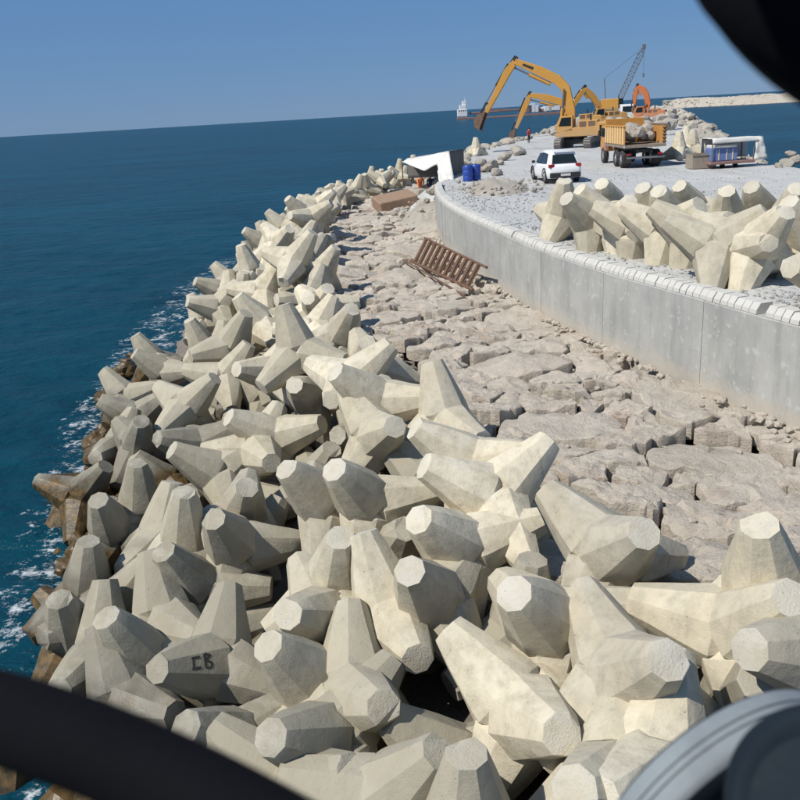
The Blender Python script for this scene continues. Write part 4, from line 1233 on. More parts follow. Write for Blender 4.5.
# ---- white car, seen from behind (local +y = forward)
def build_car():
    p = at_z(560, 184, 0); c = empty('parked_car', (p.x+.15, p.y+2.2, .0), R_(3.5), 'white five-door car seen from behind on the gravel roadway', 'car')
    # body lofted along the length: y, half width at sill, half width at belt, z bottom, z belt
    st = [(-2.18, .72, .70, .42, .80), (-2.10, .86, .84, .32, .95), (-1.75, .91, .89, .26, 1.0), (-1.0, .92, .90, .24, .99), (0, .92, .90, .24, .96), (1.0, .92, .89, .24, .93), (1.65, .90, .85, .26, .88), (2.05, .82, .74, .30, .74), (2.2, .66, .60, .38, .62)]
    P = []; F = []
    for y, ws, wb, z0, z1 in st:
        for sx, zz in ((-ws*.92, z0), (-ws, z0+.16), (-ws*1.01, (z0+z1)/2), (-wb, z1-.05), (-wb*.9, z1), (wb*.9, z1), (wb, z1-.05), (ws*1.01, (z0+z1)/2), (ws, z0+.16), (ws*.92, z0)): P.append((sx, y, zz))
    m = 10
    for i in range(len(st)-1):
        for k in range(m): F.append((i*m+k, i*m+(k+1) % m, (i+1)*m+(k+1) % m, (i+1)*m+k))
    F += [tuple(range(m)), tuple(range((len(st)-1)*m+m-1, (len(st)-1)*m-1, -1))]
    b = MB(); b.add(P, F); body = b.build('body', M['white'], c, .03, 2, True)
    # greenhouse
    g = MB(); gs = [(-2.0, .74, .96, .02), (-1.62, .66, 1.58, .0), (-1.2, .65, 1.66, 0), (-.2, .66, 1.68, 0), (.35, .64, 1.60, 0), (1.12, .76, .95, 0)]
    P = []; F = []
    for y, wd, z, _ in gs:
        P += [(-.84 if z > 1 else -.82, y, .93), (-wd, y, z-.04), (-wd*.88, y, z), (wd*.88, y, z), (wd, y, z-.04), (.84 if z > 1 else .82, y, .93)]
    for i in range(len(gs)-1):
        for k in range(5): F.append((i*6+k, i*6+k+1, i*6+7+k, i*6+6+k))
    F += [(0, 1, 2, 3, 4, 5), tuple(range(35, 29, -1))]
    g.add(P, F); g.build('roof', M['white'], c, .02, 2, True)
    def pane(name, pts, off, mat=M['glass']):
        q = [Vector(x) for x in pts]; n = (q[1]-q[0]).cross(q[2]-q[0]).normalized(); 
        if n.dot(Vector(off)) < 0: n = -n
        mb = MB(); k = len(q); mb.add([x+n*.012 for x in q]+[x-n*.05 for x in q], [tuple(range(k)), tuple(range(2*k-1, k-1, -1))]+[(i, (i+1) % k, k+(i+1) % k, k+i) for i in range(k)])
        return mb.build(name, mat, c)
    pane('rear_window', [(-.66, -1.985, 1.05), (.66, -1.985, 1.05), (.56, -1.70, 1.47), (-.56, -1.70, 1.47)], (0, -1, .3))
    pane('windscreen', [(-.68, 1.06, 1.03), (.68, 1.06, 1.03), (.56, .47, 1.52), (-.56, .47, 1.52)], (0, 1, .3))
    for sx in (-1, 1):
        pane('side_window', [(sx*.845, -.35, 1.0), (sx*.845, .85, 1.0), (sx*.70, .42, 1.50), (sx*.70, -.35, 1.56)], (sx, 0, 0))
        pane('side_window', [(sx*.845, -1.45, 1.04), (sx*.845, -.42, 1.0), (sx*.70, -.42, 1.56), (sx*.70, -1.3, 1.52)], (sx, 0, 0))
        t = MB(); t.box((sx*.72, -2.09, .93), (.30, .16, .17), Matrix.Rotation(sx*-.25, 3, 'Z')); t.build('tail_light', M['tail'], c, .02)
        t = MB(); t.box((sx*1.0, .82, 1.04), (.18, .12, .14)); t.build('mirror', M['black'], c, .02)
        for yy in (-1.32, 1.38):
            wheel(c, sx*.82, yy, .345, .22)
            a = MB()
            for k in range(9):
                t0 = math.pi*k/9; t1 = math.pi*(k+1)/9
                a.add([(sx*.90, yy+.40*math.cos(t0), .345+.40*math.sin(t0)), (sx*.90, yy+.40*math.cos(t1), .345+.40*math.sin(t1)), (sx*.945, yy+.40*math.cos(t1), .345+.40*math.sin(t1)), (sx*.945, yy+.40*math.cos(t0), .345+.40*math.sin(t0)),
                       (sx*.90, yy+.47*math.cos(t0), .345+.47*math.sin(t0)), (sx*.90, yy+.47*math.cos(t1), .345+.47*math.sin(t1)), (sx*.945, yy+.47*math.cos(t1), .345+.47*math.sin(t1)), (sx*.945, yy+.47*math.cos(t0), .345+.47*math.sin(t0))],
                      [(0,1,2,3), (7,6,5,4), (3,2,6,7), (0,4,5,1)])
            a.build('wheel_arch', M['black'], c)
    t = MB(); t.box((0, -2.17, .45), (1.62, .18, .26)); bp = t.build('rear_bumper', M['black'], c, .04, 2)
    t = MB(); t.box((0, -2.275, .47), (.52, .02, .12)); t.build('number_plate', M['plate'], c)
    t = MB(); t.box((0, 2.14, .45), (1.4, .16, .24)); t.build('front_bumper', M['black'], c, .04, 2)
    t = MB(); t.box((0, -1.70, 1.66), (1.1, .2, .035)); t.build('spoiler', M['white'], c, .01)
build_car()

# ---- loaded dump truck, seen from behind
taken = set()
def place_label(d, u, v):
    a, b = max(0, round(u/8)), max(0, round(v/8)); k = 0
    for da, db in ((0, 0), (0, 1), (1, 0), (0, -1), (-1, 0), (1, 1), (-1, -1)):
        if (d, a+da, b+db) not in taken:
            taken.add((d, a+da, b+db)); return f'{d}, {words(max(0, a+da))} percent across, {words(max(0, b+db))} percent down'
    return None
def build_truck():
    p = at_z(645, 168, 0); c = empty('dump_truck', (p.x, p.y+.1, 0), R_(-.5), 'yellow dump truck loaded with rocks, its open rear facing the camera', 'truck')
    # local +y = forward; rear end at y = 0
    t = MB()
    for sx in (-.42, .42): t.box((sx, 3.6, 1.0), (.12, 7.0, .26))
    for y in (.3, 2, 4, 6): t.box((0, y, 1.0), (.8, .12, .2))
    t.build('chassis', M['black'], c)
    t = MB(); t.box((0, 2.45, 1.3), (2.5, 4.9, .16)); bed = t.build('bed_floor', M['brownsteel'], c)
    for sx, nm in ((-1, 'side_panel'), (1, 'side_panel')):
        t = MB(); t.box((sx*1.23, 2.5, 1.92), (.06, 4.8, 1.05)); sp = t.build(nm, M['amber'], c, .01)
        for k in range(8): t = MB(); t.box((sx*1.29, .35+k*.62, 1.92), (.07, .13, 1.0)); t.build('rib', M['letters'] if sx < 0 else M['brownsteel'], sp, .012)  # left ribs painted paler for the sunlight they catch
        t = MB(); t.box((sx*1.25, 2.5, 2.48), (.14, 4.9, .10)); t.build('top_rail', M['amber'] if sx < 0 else M['brownsteel'], sp, .012)
        if sx > 0:
            for k in range(5): t = MB(); t.box((1.19, .12, 1.5+.2*k), (.12, .5, .06)); t.build('slat', M['black'], sp)
    t = MB(); t.box((0, 4.92, 2.1), (2.5, .08, 1.5)); t.box((0, 5.3, 2.82), (2.4, .8, .06)); t.build('headboard', M['amber'], c)
    t = MB(); t.box((0, .06, 1.27), (2.56, .10, .12)); t.build('rear_sill', M['tarp'], c, .01)
    t = MB(); t.box((.1, .16, .62), (2.3, .09, .12)); t.build('rear_bumper', M['steel'], c, .01)
    for sx in (-1, 1):
        t = MB(); t.box((sx*.95, .1, .82), (.26, .06, .12)); t.build('tail_light', M['tail'], c)
        t = MB(); t.box((sx*.92, .42, .55), (.55, .03, .5)); t.build('mud_flap', M['rubber'], c)
        for y in (1.15, 2.5): wheel(c, sx*.92, y, .52, .56)
        wheel(c, sx*.92, 6.4, .52, .32)
    # cab
    t = MB(); t.prism([(5.75, .8), (7.5, .8), (7.55, 1.5), (7.3, 2.45), (5.75, 2.5)], -.98, .98, 'x'); cb = t.build('cab', M['amber'], c, .06, 2)
    t = MB(); t.box((-1.0, 5.65, 1.15), (.3, .25, .6)); t.build('fuel_tank', M['red'], c, .04)
    t = MB(); t.box((0, 7.46, 2.1), (2.1, .12, .75), Matrix.Rotation(-.2, 3, 'X')); t.build('windscreen', M['glass'], cb)
    for sx in (-1, 1):
        t = MB(); t.box((sx*.985, 6.7, 2.0), (.03, .95, .55)); t.build('side_window', M['glass'], cb)
        t = MB(); t.box((sx*1.12, 7.35, 1.9), (.12, .16, .45)); t.build('mirror', M['black'], cb, .02)
    # load
    rn = random.Random(3)
    for k in range(30):
        x = rn.uniform(-.95, 1.0); y = rn.uniform(.3, 4.4); sz = rn.uniform(.55, 1.15); z = 1.45+sz*.25+max(0, .85*(1-abs(x)*.7)*rn.uniform(.1, 1))
        
        u, v = pix(c.location + c.rotation_euler.to_matrix() @ Vector((x, y, z)))
        lb = place_label('quarry rock in the dump truck load', u, v)
        if lb is None: continue
        o = link('rock', ROCKS[rn.randrange(10)]); o.scale = (sz*1.1, sz, sz); o.rotation_euler = (rn.uniform(-.5, .5), rn.uniform(-.5, .5), rn.uniform(0, 6))
        R3 = c.rotation_euler.to_matrix(); o.location = c.location + R3 @ Vector((x, y, z))
        tag(o, lb, 'rock', 'rocks loaded on the dump truck')
build_truck()

# ---- excavators (local +x = the way the boom reaches)
def excavator(name, label, loc, rz, boom, stick, bucket, paint, scale=1.0, track_yaw=R_(80), detail=True):
    c = empty(name, loc, rz, label, 'excavator', 'excavators on the mole'); c.scale = (scale,)*3
    Ry = Matrix.Rotation(track_yaw, 3, 'Z')
    for sy in (-1, 1):
        t = MB(); prof = []
        for cx_, a0, a1 in ((1.75, -90, 90), (-1.75, 90, 270)):
            for k in range(7):
                a = R_(a0+(a1-a0)*k/6); prof.append((cx_+.48*math.cos(a), .5+.48*math.sin(a)))
        y0 = sy*1.45-.32; y1 = sy*1.45+.32
        t.prism(prof, y0, y1); t.v = [tuple(Ry @ Vector(v)) for v in t.v]; tr = t.build('track', M['track'], c)
        if detail:
            n = 40; t = MB(); L = 3.5; per = 2*L+2*math.pi*.48
            for k in range(n):
                d = per*k/n
                if d < L: x, z, a = -1.75+d, .02-.02, 0
                elif d < L+math.pi*.48: q = (d-L)/.48-math.pi/2; x, z, a = 1.75+.50*math.cos(q), .5+.50*math.sin(q), q+math.pi/2
                elif d < 2*L+math.pi*.48: x, z, a = 1.75-(d-L-math.pi*.48), 1.0, 0
                else: q = (d-2*L-math.pi*.48)/.48+math.pi/2; x, z, a = -1.75+.50*math.cos(q), .5+.50*math.sin(q), q+math.pi/2
                t.box((x, sy*1.45, z), (.17, .66, .06), Matrix.Rotation(-a, 3, 'Y'))
            t.v = [tuple(Ry @ Vector(v)) for v in t.v]; t.build('track_shoes', M['track'], tr)['kind'] = 'stuff'
            for k in range(5):
                t = MB(); x = -1.4+.7*k
                t.tube((x, sy*1.45-.35, .42), (x, sy*1.45+.35, .42), .2, None, 10); t.v = [tuple(Ry @ Vector(v)) for v in t.v]; t.build('roller', M['black'], tr)
    t = MB(); t.box((0, 0, .65), (2.0, 2.6, .45)); t.tube((0, 0, .8), (0, 0, 1.15), .85, None, 20); t.v = [tuple(Ry @ Vector(v)) for v in t.v]; t.build('undercarriage', M['black'], c)
    t = MB(); t.prism([(2.0, 1.15), (2.15, 1.45), (.6, 1.95), (-2.2, 2.1), (-2.3, 1.15)], -1.45, 1.45); t.build('house', paint, c, .05, 2)
    t = MB(); t.prism([(-1.9, 1.2), (-2.9, 1.3), (-3.05, 1.7), (-2.9, 2.35), (-1.9, 2.4)], -1.5, 1.5); t.build('counterweight', paint, c, .08, 2)
    for sy in (-1, 1):
        t = MB(); t.prism([(-.1, 1.95), (-.1, 2.55), (-1.9, 2.6), (-1.9, 2.05)], min(sy*.35, sy*1.42), max(sy*.35, sy*1.42)); eb = t.build('engine_cover', paint, c, .03)
        for k in range(2): t = MB(); t.box((-.55-k*.85, sy*1.425, 2.25), (.62, .03, .5)); t.build('grille', M['bucket'], eb)
    t = MB(); t.tube((-1.2, .3, 2.55), (-1.2, .3, 3.15), .09, None, 10); t.build('exhaust', M['black'], c)
    t = MB(); t.prism([(.4, 1.7), (1.95, 1.55), (2.0, 2.2), (1.6, 3.05), (.4, 3.1)], .45, 1.45); cb = t.build('cab', paint, c, .05, 2)
    t = MB(); t.prism([(.55, 2.15), (1.72, 2.15), (1.45, 2.92), (.55, 2.95)], .435, 1.465); t.build('cab_window', M['glass'], cb)
    t = MB(); t.add([(2.01, .55, 1.75), (2.01, 1.35, 1.75), (2.03, 1.35, 2.2), (2.03, .55, 2.2), (1.64, .55, 3.0), (1.64, 1.35, 3.0)], [(0,1,2,3), (3,2,5,4)]); t.build('windscreen', M['glass'], cb)
    # arm
    th = [.55]+[.86]*(len(boom)-2)+[.52]
    t = MB(); t.beam(boom, th, .52); bo = t.build('boom', paint, c, .03)
    if detail:
        qa = Vector(boom[-2]).lerp(Vector(boom[-1]), .25); qb = Vector(boom[-2]).lerp(Vector(boom[-1]), .68)
        t = MB(); t.beam([tuple(qa), tuple(qb)], [.26, .22], .528); t.build('decal', M['black'], bo)
    b0, b1 = Vector(boom[0]), Vector(boom[-1]); s0, s1 = Vector(stick[0]), Vector(stick[-1])
    t = MB(); t.beam(stick, [.55]+[.72]*(len(stick)-2)+[.38], .42); sk = t.build('stick', paint, c, .03)
    d = (s1-s0).normalized(); up = Vector((-d.y, d.x))
    up = up if up.y > 0 else -up
    e0 = s0-d*.45+up*.15
    t = MB(); t.beam([tuple(e0), tuple(s0+d*.3+up*.1)], [.35, .6], .4); t.build('stick_heel', M['black'], sk)
    def cyl(nm, a, b, r, par=c, y=0.0):
        a = Vector((a[0], y, a[1])); b = Vector((b[0], y, b[1])); m = a.lerp(b, .56)
        t = MB(); t.tube(a, m, r, None, 10); o = t.build(nm, paint if r > .1 else M['black'], par, 0, 1, True)
        t = MB(); t.tube(m, b, r*.55, None, 8); t.build('rod', M['steel'], o, 0, 1, True)
    k = len(boom)//2; bm_ = Vector(boom[k])
    for sy in (-.42, .42): cyl('boom_cylinder', (1.7, 1.6), tuple(Vector(boom[max(1, k-1)])+Vector((.1, -.05))), .14, c, sy)
    und = Vector((b1-bm_)).normalized(); nu = Vector((und.y, -und.x)); nu = nu if nu.y < 0 else -nu
    cyl('stick_cylinder', tuple(bm_+und*.5+nu*.62), tuple(s0+d*.5+nu*.15-d*.1), .17)
    cyl('bucket_cylinder', tuple(s0+d*.5+up*.5), tuple(s0+d*((s1-s0).length*.86)+up*.5), .10)
    t = MB(); t.beam([tuple(s0+d*((s1-s0).length*.86)+up*.5), tuple(s1+d*.35+up*.45)], [.16, .16], .3); t.beam([tuple(s0+d*((s1-s0).length*.86)), tuple(s0+d*((s1-s0).length*.86)+up*.55)], [.16, .16], .3); t.build('linkage', M['black'], sk)
    # bucket: open shell
    bt = Vector(bucket); f = (bt-s1); L = f.length; f.normalize(); g = Vector((f.y, -f.x))
    if g.x > 0: g = -g                      # opens back towards the machine
    pr = [s1, s1+f*.35*L-g*.45, s1+f*.8*L-g*.35, s1+f*1.05*L+g*.1, s1+f*1.0*L+g*.62]
    t = MB(); W = .72
    for a, b in zip(pr[:-1], pr[1:]):
        m = (a+b)/2; dd = (b-a); t.beam([tuple(a), tuple(b)], [.07, .07], W*2)
    for sy in (-W, W):
        t.add([(q.x, sy-.03, q.y) for q in pr]+[(q.x, sy+.03, q.y) for q in pr], [(0,1,2,3,4), (9,8,7,6,5)]+[(i, (i+1) % 5, 5+(i+1) % 5, 5+i) for i in range(5)])
    bk = t.build('bucket', M['bucket'], c)
    for i in range(5):
        y = -W+W*2*i/4; e = pr[-1]; t = MB(); t.beam([tuple(e), tuple(e+(pr[-1]-pr[-2]).normalized()*.26)], [.07, .03], .12); t.v = [(a, b+y, z) for a, b, z in t.v]; t.build('tooth', M['steel'], bk)
    return c
def left_of(u, v, y, extra=0):
    """spot on the ground and the yaw that makes local +x point left across the view"""
    p = at_z(u, v, 0)
    return p
p = at_z(583, 149, 0); az = math.atan2(p.x, p.y)
ex = excavator('excavator', 'large yellow excavator with its long arm raised highest over the sea', (p.x, p.y+2, 0), math.pi-az-R_(6),
          [(.55, 2.0), (.75, 3.6), (1.25, 5.6), (2.0, 6.4), (3.7, 7.3), (6.1, 8.35)], [(6.1, 8.35), (6.9, 7.4), (9.05, 3.8)], (10.15, 2.6), M['yellow'], .95)
p = at_y(578, 128, 118); az = math.atan2(p.x, p.y)
excavator('excavator', 'second yellow excavator, low arm reaching to the sea behind the largest one', (p.x, p.y, 0), math.pi-az,
          [(.5, 2.0), (1.3, 3.4), (2.4, 4.3), (4.2, 4.9), (6.2, 5.3)], [(6.2, 5.3), (6.9, 3.9), (8.1, 1.2)], (8.9, -.2), M['yellow'], 1.0, R_(60), False)
p = at_y(604, 125, 132); az = math.atan2(p.x, p.y)
excavator('excavator', 'dull yellow excavator with peaked arm behind the largest excavator', (p.x, p.y, 0), math.pi-az+R_(20),
          [(.5, 2.0), (1.0, 3.6), (1.7, 4.6), (2.3, 5.2), (3.0, 5.9)], [(3.0, 5.9), (3.9, 4.8), (5.2, 2.8)], (5.9, 1.6), M['yellow'], 1.0, R_(40), False)
p = at_y(647, 124, 140); az = math.atan2(p.x, p.y)
excavator('excavator', 'orange excavator with folded arm behind the dump truck', (p.x, p.y, 0), math.pi-az-R_(8),
          [(.1, 2.0), (-.05, 3.5), (.3, 4.9), (.8, 5.7), (1.6, 6.2)], [(1.6, 6.2), (2.0, 5.2), (2.1, 3.3)], (1.9, 1.9), M['orange'], .95, R_(70), False)

# ---- lattice crane far out
def crane():
    p = at_y(611, 118, 190); c = empty('crawler_crane', (p.x, p.y, 0), -math.atan2(p.x, p.y), 'distant crawler crane with dark lattice jib against the sky', 'crane')
    t = MB(); t.box((0, 0, 1.6), (3.2, 5, 1.0)); t.build('crawler_base', M['cranehaze'], c)
    t = MB(); t.box((-.3, 0, 3.3), (3.6, 3.4, 2.2)); t.build('house', M['yellow'], c, .1)
    t = MB(); t.box((1.8, -.9, 3.4), (1.2, 1.3, 2.0)); t.build('cab', M['glass'], c, .05)
    a = Vector((1.2, 0, 3.2)); q = at_y(644, 47, 190); q2 = Matrix.Rotation(math.atan2(p.x, p.y), 3, 'Z') @ (q-Vector((p.x, p.y, 0))); b = Vector((q2.x, 0, q2.z))
    t = MB(); d = (b-a); n = 14; u_ = Vector((-d.z, 0, d.x)).normalized(); v_ = Vector((0, 1, 0)); cs = []
    for i in range(n+1):
        w_ = .55 if 1 < i < n-1 else .25; cs.append([a+d*(i/n)+u_*(w_*sx)+v_*(w_*sy) for sx, sy in ((-1,-1), (1,-1), (1,1), (-1,1))])
    for i in range(n):
        for k in range(4):
            t.tube(cs[i][k], cs[i+1][k], .085, None, 5); t.tube(cs[i][k], cs[i+1][(k+1) % 4], .055, None, 4); t.tube(cs[i][k], cs[i][(k+1) % 4], .05, None, 4)
    t.build('lattice_jib', M['cranehaze'], c)
    t = MB(); t.box(b, (.7, .8, .9)); t.build('jib_head', M['cranehaze'], c)
    t = MB(); m = Vector((-1.5, 0, 8.5)); t.tube((-1.2, 0, 4.2), m, .1, None, 5); t.tube(m, b, .05, None, 4); t.build('gantry', M['cranehaze'], c)
    t = MB(); h = Vector((b.x, 0, b.z-5.5)); t.tube(b, h, .04, None, 4); t.build('hoist_rope', M['cranehaze'], c)
    t = MB(); t.box(h, (.35, .35, .8)); t.build('hook_block', M['cranehaze'], c, .05)
crane()

# ---- white lorry far behind the dump truck
def lorry():
    p = at_y(627, 112, 150); c = empty('white_lorry', (p.x, p.y, .35), -math.atan2(p.x, p.y)+R_(10), 'small white lorry facing the camera far behind the dump truck', 'truck')
    t = MB(); t.prism([(-1.0, .7), (-1.05, 1.7), (-.75, 2.9), (.8, 3.0), (.8, .7)], -1.1, 1.1, 'x'); cb = t.build('cab', M['white'], c, .06, 2)
    t = MB(); t.add([(-.95, -1.02, 1.75), (.95, -1.02, 1.75), (.85, -.80, 2.65), (-.85, -.80, 2.65)], [(0,1,2,3)]); t.v = [(x, y-.05, z) for x, y, z in t.v]; t.build('windscreen', M['glass'], cb)
    t = MB(); t.box((0, 3.2, 1.0), (2.2, 5, .3)); t.build('flatbed', M['brownsteel'], c)
    t = MB(); t.box((0, -1.05, .75), (2.1, .2, .35)); t.build('bumper', M['black'], c, .03)
    for sx in (-1, 1):
        wheel(c, sx*.95, 0, .48, .3); wheel(c, sx*.95, 4, .48, .3)
lorry()

# ------------------------------------------------------------------ rocks along the mole
extra = []
WEEDY = [rock_mesh('weedy_rock', 90+i, 3, .85, .9, M['weed']) for i in range(4)]
def boulder(p, sz, label, group):
    u, v = pix(p); lb = place_label(label, u, v) if (0 < u < 800 and sz*FPX/(Vector(p)-CAM).length > 7) else None
    if lb is None: extra.append((p, sz*1.05, rnd.uniform(0, 6))); return None
    label = lb
    o = link('boulder', ROCKS[rnd.randrange(10)]); o.location = p; o.scale = (sz*rnd.uniform(.9, 1.4), sz*rnd.uniform(.8, 1.2), sz*rnd.uniform(.8, 1.1))
    o.rotation_euler = (rnd.uniform(-.4, .4), rnd.uniform(-.4, .4), rnd.uniform(0, 6)); return tag(o, label, 'boulder', group)
for k in range(95):
    y = 66+rnd.random()**1.4*115; e = interp(XLF, y); d = rnd.uniform(-2.6, .9); sz = rnd.uniform(.6, 1.6)
    boulder((e+d, y, .15*sz+min(0, d)*.55), sz, 'pale boulder on the seaward edge of the mole', 'boulders on the seaward edge')
for k in range(70):
    y = 57+rnd.random()**1.3*130; e = interp(XR, y); d = rnd.uniform(-1.8, 2.6); sz = rnd.uniform(.8, 2.0)
    boulder((e+d, y, .2*sz-max(0, d)*.75), sz, 'tan boulder on the harbour edge of the mole', 'boulders on the harbour edge')
for k in range(60):
    y = rnd.uniform(98, 150); a = xl(y); b = interp(XR, y); x = a+(b-a)*rnd.uniform(.25, .98); sz = rnd.uniform(.9, 2.3)
    boulder((x, y, .3*sz+rnd.uniform(0, 1.0)), sz, 'quarry rock in the heap behind the machines', 'rocks heaped behind the machines')
for (u, v, sz) in ((486, 172, 1.0), (492, 170, 1.2), (497, 176, .8), (481, 166, 1.0), (505, 160, 1.2), (518, 155, 1.3), (500, 165, .7)):
    p = at_z(u, v, 0); boulder((p.x, p.y, .25*sz), sz, 'tan rock beside the two blue drums', 'rocks beside the blue drums')
for (u, v, sz) in ((787, 166, .8), (796, 163, 1.0), (779, 168, .5), (791, 157, .8)):
    p = at_z(u, v, 0); boulder((p.x, p.y, .2*sz), sz, 'brown rock at the right edge of the roadway', 'rocks at the right edge')
for k in range(26):
    y = rnd.uniform(50.5, 58.5); x = interp(XLF, max(50.5, y))-rnd.uniform(.2, 3.2); sz = rnd.uniform(.35, .8)
    d_ = (interp(XLF, max(50.5, y))-x); boulder((x, y, max(-1.75, -d_*1.0)+.05), sz, 'small rock at the end of the wall', 'rocks at the end of the wall')
items = []
for _ in range(1500):
    y = 62+rnd.random()**1.5*160; lft = rnd.random() < .5
    e = interp(XLF, y) if lft else interp(XR, y); d = rnd.uniform(-5, .6)*(1 if lft else -1)
    items.append(((e+d, y, max(-5.2, -abs(d if (d < 0) == lft else 0)*.66)+.05), rnd.uniform(.3, 1.1), rnd.uniform(0, 6)))
for _ in range(500):
    y = rnd.uniform(150, 400); a = xl(y); b = interp(XR, y); items.append(((rnd.uniform(a, b), y, .4), rnd.uniform(.6, 2.4), rnd.uniform(0, 6)))
items += extra
# weed-covered rocks along the waterline
for k in range(64):
    y = 8+k*.42+rnd.uniform(-.3, .3); e = interp([(b, a) for a, b in EDGE], y); s_ = rnd.uniform(7.0, 8.5); x = e-s_*1.02; sz = rnd.uniform(.55, 1.05)
    u, v = pix((x, y, -4.9)); lb = place_label('brown weed-covered rock awash at the waterline', u, v)
    if lb is None or not (0 < u < 800 and 0 < v < 800): continue
    o = link('weedy_rock', WEEDY[k % 4]); o.location = (x, y, -5.0+.12*sz); o.scale = (sz, sz*rnd.uniform(.8, 1.2), sz*.95); o.rotation_euler = (rnd.uniform(-.4, .4), rnd.uniform(-.4, .4), rnd.uniform(0, 6))
    tag(o, lb, 'rock', 'weed-covered rocks at the waterline')
tag(scatter_mesh('rock_armour', items, [rock_mesh('r', 70+i, 1, .75, .5) for i in range(5)], M['rock']), 'smaller rocks covering both flanks of the mole', None, kind='stuff')
# gravel mounds on the roadway
def mound(u, v, rx, ry, h, label, p=None):
    p = p or at_z(u, v, 0); V = []; F = []; n = 22; rings = 7
    for i in range(rings+1):
        r = i/rings
        for k in range(n):
            a = 2*math.pi*k/n; x = r*rx*math.cos(a)*(1+.15*noise.noise((math.cos(a)*1.5, math.sin(a)*1.5, u))); y = r*ry*math.sin(a)
            V.append((x, y, h*(1-r*r)**1.0*(1+.35*noise.noise((x*1.4, y*1.4, u)))-.03*(r > .99)-.02))
    for i in range(rings):
        for k in range(n): F.append((i*n+k, i*n+(k+1) % n, (i+1)*n+(k+1) % n, (i+1)*n+k))
    me = bpy.data.meshes.new('gravel_mound'); me.from_pydata(V, [], F); me.update()
    for q in me.polygons: q.use_smooth = True
    o = link('gravel_mound', me, M['rock']); o.location = p; tag(o, label, 'gravel mound'); return p
p = mound(497, 190, 1.7, 3.2, .55, 'low tan gravel mound beside the wall end')
items = [((p.x+rnd.gauss(0, .9), p.y+rnd.gauss(0, 1.8), .1+rnd.random()*.25), rnd.uniform(.1, .35), rnd.uniform(0, 6)) for _ in range(160)]
tag(scatter_mesh('mound_stones', items, LOW, M['rock']), 'loose stones on the tan gravel mound', None, kind='stuff')

q = mound(3, 7, 2.4, 6.0, 1.15, 'sandy rubble bank piled against the far end of the wall', Vector((2.9, 49.5, -1.98)))
items = [((q.x+rnd.gauss(0, 1.1), q.y+rnd.gauss(0, 2.6), -1.9+max(0, 1-abs(rnd.gauss(0, .6)))*.9), rnd.uniform(.1, .4), rnd.uniform(0, 6)) for _ in range(120)]
tag(scatter_mesh('bank_stones', items, LOW, M['stone']), 'loose stones on the rubble bank at the wall end', None, kind='stuff')
# ------------------------------------------------------------------ far breakwater across the harbour
def far_breakwater():
    A = [at_z(650, 107, SEA_Z), at_z(700, 107.5, SEA_Z), at_z(760, 104, SEA_Z), at_z(840, 99.5, SEA_Z)]
    c = at_z(668, 106, SEA_Z); pts = [Vector((c.x+70, 760, 0)), Vector((285, 735, 0)), Vector((330, 700, 0)), Vector((460, 640, 0))]
    pts = [Vector((250, 800, 0)), Vector((272, 760, 0)), Vector((318, 730, 0)), Vector((470, 690, 0))]
    V = []; F = []; n = 90; cs = catmull([(q.x, q.y) for q in pts], 30); m = 9
    for i, q in enumerate(cs):
        for k in range(m):
            f = -1+2*k/(m-1); h = 7.2*(1-abs(f)**1.6)+1.4*noise.noise((q.x*.12, k*1.7, 1))*(1-abs(f))+.9*noise.noise((q.x*.4, k*3, 5))
            taper = min(1, i/12+.25)
            V.append((q.x+f*5, q.y+f*17, SEA_Z-1+(h+.9)*taper))
    for i in range(len(cs)-1):
        for k in range(m-1): a = i*m+k; F.append((a, a+1, a+m+1, a+m))
    me = bpy.data.meshes.new('far_breakwater'); me.from_pydata(V, [], F); me.update()
    o = link('far_breakwater', me, M['rock']); tag(o, 'long low rock breakwater on the horizon across the harbour', 'breakwater')
    items = []
    for _ in range(900):
        q = cs[rnd.randrange(len(cs))]; f = rnd.uniform(-1, .4); items.append(((q.x+rnd.uniform(-3, 3)+f*5, q.y+f*17, SEA_Z-1+7.4*(1-abs(f)**1.6)), rnd.uniform(.8, 2.4), rnd.uniform(0, 6)))
    t = scatter_mesh('armour_rocks', items, LOW, M['rock'], o); t['kind'] = 'stuff'
far_breakwater()
# ---- vessel on the horizon
def ship():
    y = 860; p0 = at_y(457, 116, y); p1 = at_y(563, 116, y); L = p1.x-p0.x
    c = empty('dredger_ship', (p0.x, y, SEA_Z), 0, 'distant work vessel with white bridge at left and deck machinery at right', 'ship')
    t = MB(); t.prism([(0, .2), (2, -1), (L-2, -1), (L, 1.8), (L-1, 2.0), (16, 1.0), (14, 1.8), (0, 2.0)], -6, 6); t.build('hull', M['hull'], c, .3)
    t = MB(); t.box((5, 0, 6), (9, 9, 6.4)); t.box((5.5, 0, 11), (6, 8, 4)); t.box((7, 0, 14.5), (3.5, 6, 4.2)); br = t.build('bridge', M['ship'], c, .2)
    for k in range(4): t = MB(); t.box((2+k*2, -4.55, 8), (1.0, .1, .9)); t.build('window', M['glass'], br)
    t = MB(); t.tube((8, 0, 16), (8, 0, 20), .35, .2, 6); t.build('mast', M['ship'], c)
    t = MB(); t.tube((12, 0, 5.2), (62, 0, 6.2), .8, .6, 6); t.tube((30, 0, 8), (62, 0, 5.5), .5, None, 6); t.build('suction_boom', M['hull'], c)
    rn = random.Random(8)
    for k in range(24):
        x = rn.uniform(64, L-3); h = rn.uniform(2, 8)*(1 if x < L-22 else .55); t = MB(); t.box((x, rn.uniform(-3, 3), 3+h/2), (rn.uniform(2, 5), 3, h)); t.build('deck_gear', M[rn.choice(['ship', 'rock', 'ship', 'hull', 'amber', 'steel'])], c, .1)
    t = MB(); t.box((L-11, 0, 5.6), (15, 8, 4.2)); t.build('deckhouse', M['ship'], c, .2)
ship()

